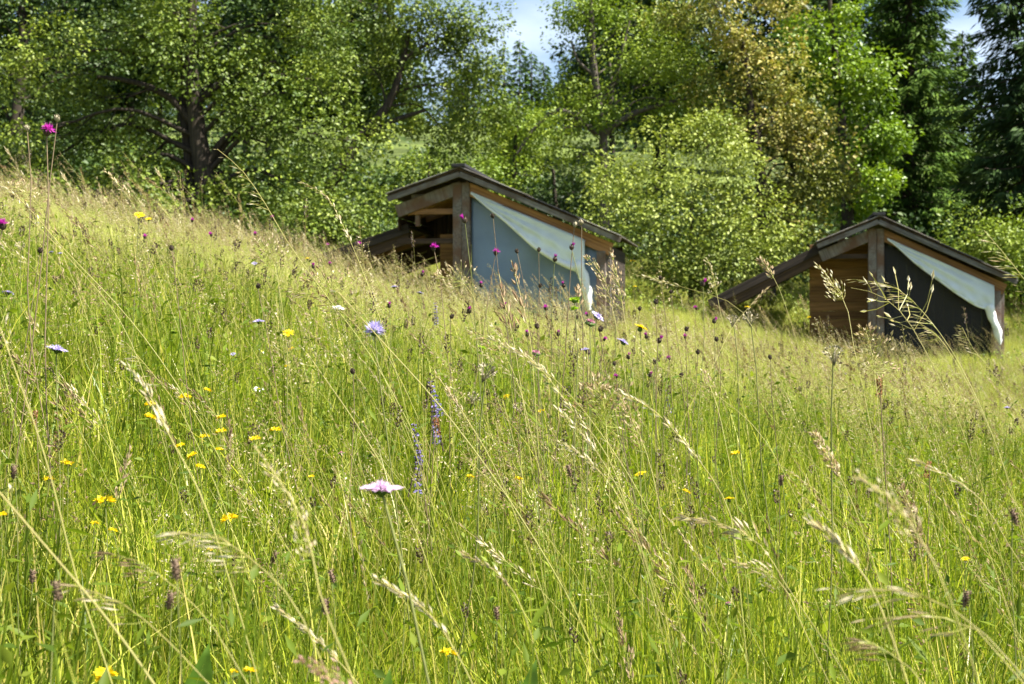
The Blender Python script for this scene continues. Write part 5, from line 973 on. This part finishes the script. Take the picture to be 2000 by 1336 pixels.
GS = [
 ('oat', [(700, 660), (620, 555), (560, 470), (510, 385), (470, 330), (424, 291)], 2.1, 'golden oat grass arching over the trees left of the left shelter', .42, .8, 1.25, .0014),
 ('fescue', [(720, 560), (688, 480), (662, 425), (635, 380), (590, 357)], 2.2, 'pale nodding grass head just left of the left shelter roof', .7, .8, 1.1, .0011, 46),
 ('brome', [(310, 500), (275, 425), (240, 370), (203, 331)], 3.0, 'thin grass head against the dark trees, left of the thick trunk', .5, .6, 1.0),
 ('oat', [(300, 520), (268, 455), (230, 412), (180, 394)], 2.9, 'pale grass head bent left on the crest of the bank', .55, .8, 1.1),
 ('poa', [(110, 470), (80, 410), (50, 378), (20, 362)], 2.9, 'brownish grass head on the crest at the far left', .6, .45, 1.2),
 ('oat', [(1900, 762), (1862, 690), (1805, 612), (1750, 562), (1672, 546)], 2.0, 'large golden grass head arching across the right ridge post', .62, .75, 1.3, .0013, 44),
 ('wisp', [(1858, 790), (1810, 690), (1760, 610), (1715, 575), (1662, 562)], 1.9, 'pale grass with loose thin spikelets, under the large golden head', .55, .95, 1.6, .0012, 18),
 ('oat', [(1900, 770), (1850, 680), (1825, 650), (1790, 628)], 2.05, 'small tan grass head under the two large ones at the right shelter', .4, .7, 1.1),
 ('oat', [(2060, 640), (2000, 545), (1965, 500), (1922, 450)], 1.8, 'golden grass head cut by the right edge before the bush', .7, .75, 1.2),
 ('brome', [(1045, 780), (1035, 660), (1015, 570), (998, 508)], 2.0, 'dark upright grass head in front of the blue-grey screen', .62, .25, 1.2, .0012, 30),
 ('brome', [(1018, 760), (1000, 650), (985, 590), (975, 535)], 2.0, 'dark upright grass head left of its twin before the blue-grey screen', .6, .2, 1.2, .0012, 26),
 ('brome', [(1150, 760), (1145, 660), (1130, 590), (1128, 560)], 2.4, 'thin brown grass beside the lime green flower', .3, .3, 1.0),
 ('wisp', [(1095, 1140), (985, 962), (850, 782), (740, 660), (660, 570)], 1.55, 'very long yellow green stem running up across the globe scabious', .15, .8, .8, .0019, 6),
 ('wisp', [(870, 1220), (800, 1010), (710, 850), (600, 690)], 1.6, 'long slanting green stem left of the sages', .15, .8, .8, .0015, 6),
 ('fescue', [(1040, 1100), (960, 900), (900, 800), (855, 735)], 1.65, 'orange tinted stem crossing right of the sages', .25, .55, 1.0, .0014),
 ('fescue', [(1440, 1110), (1425, 1000), (1335, 862), (1275, 800), (1212, 768)], 1.55, 'creamy grass head slanting through the middle right', .55, .95, 1.1, .0014, 44),
 ('fescue', [(1250, 1080), (1180, 880), (1105, 785), (1065, 730), (1010, 682)], 1.6, 'creamy grass head slanting from below the pink button flower', .5, .95, 1.1, .0013, 40),
 ('fescue', [(1270, 1130), (1210, 960), (1150, 862), (1085, 796)], 1.55, 'short creamy grass head below the slanting one in the middle', .35, .95, 1.0),
 ('fescue', [(1280, 1150), (1205, 965), (1145, 895), (1088, 862)], 1.5, 'lowest creamy grass head of the middle group', .35, .95, 1.0),
 ('cocksfoot', [(1290, 1000), (1266, 895), (1240, 830), (1210, 775)], 1.7, 'dense green-brown grass head beside the creamy one', .55, .35, 1.1, .0012, 70),
 ('cocksfoot', [(1420, 880), (1400, 790), (1385, 750), (1378, 725)], 2.0, 'dense green grass head standing right of the small blue sage', .5, .4, 1.0, .0012, 60),
 ('fescue', [(450, 1140), (390, 962), (330, 850), (290, 770), (250, 715)], 1.25, 'pale green stem with a narrow head at the left, slightly blurred', .4, .95, 1.2, .0016, 50),
 ('cocksfoot', [(690, 1330), (622, 1150), (600, 1040), (560, 960), (497, 872)], .95, 'soft blurred grass head left of the pink scabious', .55, .75, .8, .0016, 60),
 ('oat', [(640, 1320), (565, 1165), (500, 1100), (430, 1052), (335, 1042)], 1.02, 'silvery grass head bending left at the lower left', .50, 1.0, 1.25, .0012, 30),
 ('oat', [(480, 1330), (400, 1205), (320, 1130), (260, 1092), (185, 1078)], 1.1, 'dark thin grass head left of the silvery one', .5, .2, 1.1, .0010, 22),
 ('oat', [(420, 1350), (320, 1245), (240, 1180), (140, 1142)], 1.05, 'brown and silver grass head at the lower left corner', .5, .65, 1.2, .0011, 24),
 ('oat', [(2020, 1350), (1945, 1260), (1860, 1190), (1770, 1155), (1640, 1152)], .92, 'big silver grass head sweeping left at the lower right', .62, .8, 1.35, .0013, 18),
 ('oat', [(2030, 1370), (1960, 1290), (1900, 1225), (1830, 1205), (1700, 1210)], .95, 'second silver grass head under the big one at the lower right', .55, .55, 1.3, .0012, 14),
 ('oat', [(1850, 1420), (1800, 1330), (1760, 1290), (1690, 1250)], 1.0, 'grey-green drooping grass at the bottom right', .4, .35, 1.2, .0011, 20),
 ('cocksfoot', [(1640, 1380), (1570, 1230), (1525, 1138), (1480, 1110), (1430, 1097)], 1.35, 'pinkish plump grass head at the lower right of centre', .40, .8, 1.1, .0012, 60),
 ('brome', [(1640, 1300), (1540, 1150), (1480, 1060), (1400, 1020), (1335, 1010)], 1.4, 'pinkish loose grass head left of the plump one', .5, .75, 1.1, .0012, 34),
 ('fescue', [(1790, 1390), (1740, 1240), (1695, 1135), (1640, 1065), (1585, 1018)], 1.05, 'thick green stem with a closed head at the lower right', .35, .9, 1.2, .0020, 40),
 ('cocksfoot', [(1900, 1300), (1830, 1110), (1790, 1040), (1740, 975), (1678, 930)], .85, 'blurred tan grass head at the right', .45, .7, .8, .0013, 60),
 ('spike', [(1700, 1080), (1660, 970), (1640, 930), (1588, 845)], 1.6, 'tan cylindrical grass spike right of centre', .38, .55, 1.1, .0011, 90),
 ('spike', [(1850, 1300), (1800, 1100), (1785, 1010), (1760, 950)], 1.5, 'reddish grass spike beside the blurred tan one', .4, .3, 1.1, .0011, 90),
 ('fescue', [(780, 1440), (700, 1336), (620, 1250), (545, 1190)], 1.2, 'pale grass head left of the blurred pink one', .5, .9, 1.0, .0013, 44),
 ('fescue', [(960, 1430), (900, 1290), (830, 1190), (738, 1133)], 1.15, 'pale grass head starting at the pink scabious stem', .5, .9, 1.0, .0013, 44),
 ('cocksfoot', [(760, 1500), (700, 1390), (660, 1320), (592, 1288)], .80, 'blurred pink grass head at the bottom edge', .60, .5, .75, .0010, 70, 'pinkseed'),
 ('fescue', [(1060, 1320), (1000, 1150), (960, 1110), (910, 1085)], 1.3, 'brownish grass head right of the pink scabious', .5, .6, 1.0, .0011),
 ('oat', [(400, 900), (345, 790), (290, 720), (245, 668)], 1.9, 'silvery grass head in the left meadow', .45, .95, 1.1, .0011, 30),
 ('cocksfoot', [(1240, 760), (1218, 610), (1206, 540), (1192, 492)], 2.1, 'green plump grass head in front of the right end post of the left shelter', .5, .45, 1.3, .0011, 80),
 ('cocksfoot', [(1222, 740), (1200, 620), (1180, 545), (1147, 500)], 2.2, 'brown plump grass head before the tarpaulin end of the left shelter', .5, .55, 1.3, .0011, 70),
 ('cocksfoot', [(1440, 740), (1405, 600), (1395, 545), (1380, 503)], 2.6, 'tan grass head against the rounded bush between the shelters', .4, .7, 1.1, .0011, 60),
 ('cocksfoot', [(1690, 780), (1668, 680), (1650, 590), (1600, 520)], 2.0, 'green branching grass head in front of the right shelter porch', .3, .85, 1.2, .0013, 70),
 ('brome', [(1560, 680), (1520, 560), (1500, 525), (1480, 505)], 2.6, 'brown grass head above the right lean-to roof', .4, .4, 1.2, .0010, 40),
 ('cocksfoot', [(1040, 860), (1010, 745), (975, 680), (920, 648)], 1.9, 'brown-green plump grass head in the centre', .45, .45, 1.1, .0011, 70),
 ('fescue', [(1190, 870), (1130, 790), (1060, 720), (960, 660)], 1.85, 'cream grass head lying across the centre', .5, 1.0, 1.1, .0012, 40),
 ('oat', [(760, 760), (700, 640), (640, 590), (560, 560)], 2.0, 'brownish loose grass head below the seed head, left of centre', .5, .5, 1.1, .0010, 36),
 ('poa', [(760, 700), (700, 600), (640, 560), (600, 545)], 2.2, 'airy purplish grass head left of the left shelter', .4, .35, 1.2, .0010, 90),
 ('poa', [(560, 680), (545, 560), (530, 500), (500, 468)], 2.4, 'tan airy grass plume in front of the dark gap by the thick trunk', .35, .5, .9, .0010, 110),
 ('poa', [(940, 680), (930, 590), (900, 550), (850, 540)], 2.4, 'pink airy grass plume at the foot of the ridge post', .4, .45, .9, .0010, 110),
 ('poa', [(1190, 960), (1185, 850), (1180, 790), (1160, 745)], 1.9, 'brown airy grass plume in the middle of the meadow', .5, .45, 1.3, .0011, 130),
 ('poa', [(1720, 860), (1712, 760), (1705, 700), (1690, 640)], 2.1, 'rusty airy grass plume in front of the right shelter', .45, .5, 1.2, .0010, 110),
 ('fescue', [(1500, 700), (1440, 600), (1330, 560), (1240, 536)], 2.3, 'thin arching straw stem in the gap between the shelters', .3, .9, 1.0, .0011, 26),
 ('fescue', [(1330, 830), (1400, 700), (1430, 640), (1500, 560)], 2.3, 'brown stem leaning right below the right lean-to', .2, .4, 1.0, .0010, 20),
 ('wisp', [(1560, 980), (1470, 830), (1380, 760), (1220, 690)], 1.9, 'thin green stem lying slanted across the right middle', .2, .8, .8, .0011, 8),
 ('oat', [(2040, 900), (1950, 740), (1900, 680), (1880, 640)], 2.2, 'thin grass bending in front of the right end post', .3, .8, 1.0, .0010, 20),
 ('fescue', [(2080, 1240), (1980, 1080), (1900, 960), (1790, 900)], 1.4, 'long pale stem reaching in from the right edge', .3, .9, 1.0, .0014, 30),
 ('wisp', [(220, 1340), (150, 1130), (90, 900), (0, 640)], 1.2, 'long green stem running down the left edge', .12, .9, .8, .0018, 6),
 ('wisp', [(330, 1380), (210, 1210), (100, 1080), (-20, 940)], 1.0, 'thick green stem crossing the lower left corner', .12, .9, .8, .0022, 6),
 ('wisp', [(330, 900), (230, 620), (130, 500), (30, 400)], 1.9, 'long straight stem slanting down from the crest at the left', .15, .9, .8, .0012, 6),
 ('fescue', [(250, 620), (110, 470), (50, 400), (-10, 350)], 2.0, 'pale shining stem in the upper left corner of the meadow', .3, 1.0, 1.0, .0016, 20),
]
for gs in GS: grass_stem(*gs)

# broad leaves low in front
for px, py, d, sc, az, lab in ((365, 1290, 1.35, 1.0, 1.2, 'broad green dock leaf at the bottom, left of the blurred pink grass'), (1012, 1318, 1.3, .8, 1.0, 'broad green leaf at the bottom edge, right of the pink scabious stem'), (745, 1330, 1.3, .5, 1.3, 'small broad leaf at the foot of the pink scabious')):
    p = at(px, py, d); b = p.copy(); b[2] = float(H(b[0], b[1])); h = max(.1, p[2]-b[2]+.03*sc)
    root = empty('broad_leaf', b, lab, 'leaf', 'broad leaves low in the grass')
    n = 12; t = np.linspace(0, 1, n); wl_ = .020*sc*np.sin(np.clip(t*1.05, 0, 1)*PI)**.6*(1-.2*t); cen = np.stack([.02*sc*t**2*math.cos(az)*2, .03*t, (h-.15*sc)+t*.13*sc], -1); sd = np.array([.9, .35, 0])
    V = []; 
    for i in range(n):
        for q in (-1, -.5, 0, .5, 1): V.append(cen[i]+sd*wl_[i]*q+np.array([0, -.35, 0])*wl_[i]*abs(q)+np.array([0, 0, .15])*wl_[i]*math.sin(i*2.2+q*3)*abs(q))
    F = [(i*5+j, i*5+j+1, (i+1)*5+j+1, (i+1)*5+j) for i in range(n-1) for j in range(4)]
    g = Geo(); g.add(V, np.array(F), tone=.5); link('leaf_blade', g.mesh('leaf_blade', M['herb_dark'], True), root)
    g = Geo(); g.add(*tube([(0, 0, -.02), (0, 0, (h-.15*sc)*.5), cen[0], cen[5]], [.0025*sc+.001, .002*sc+.0008, .0018*sc+.0006, .0006], 6)); link('leaf_stalk', g.mesh('leaf_stalk', M['stem']), root)
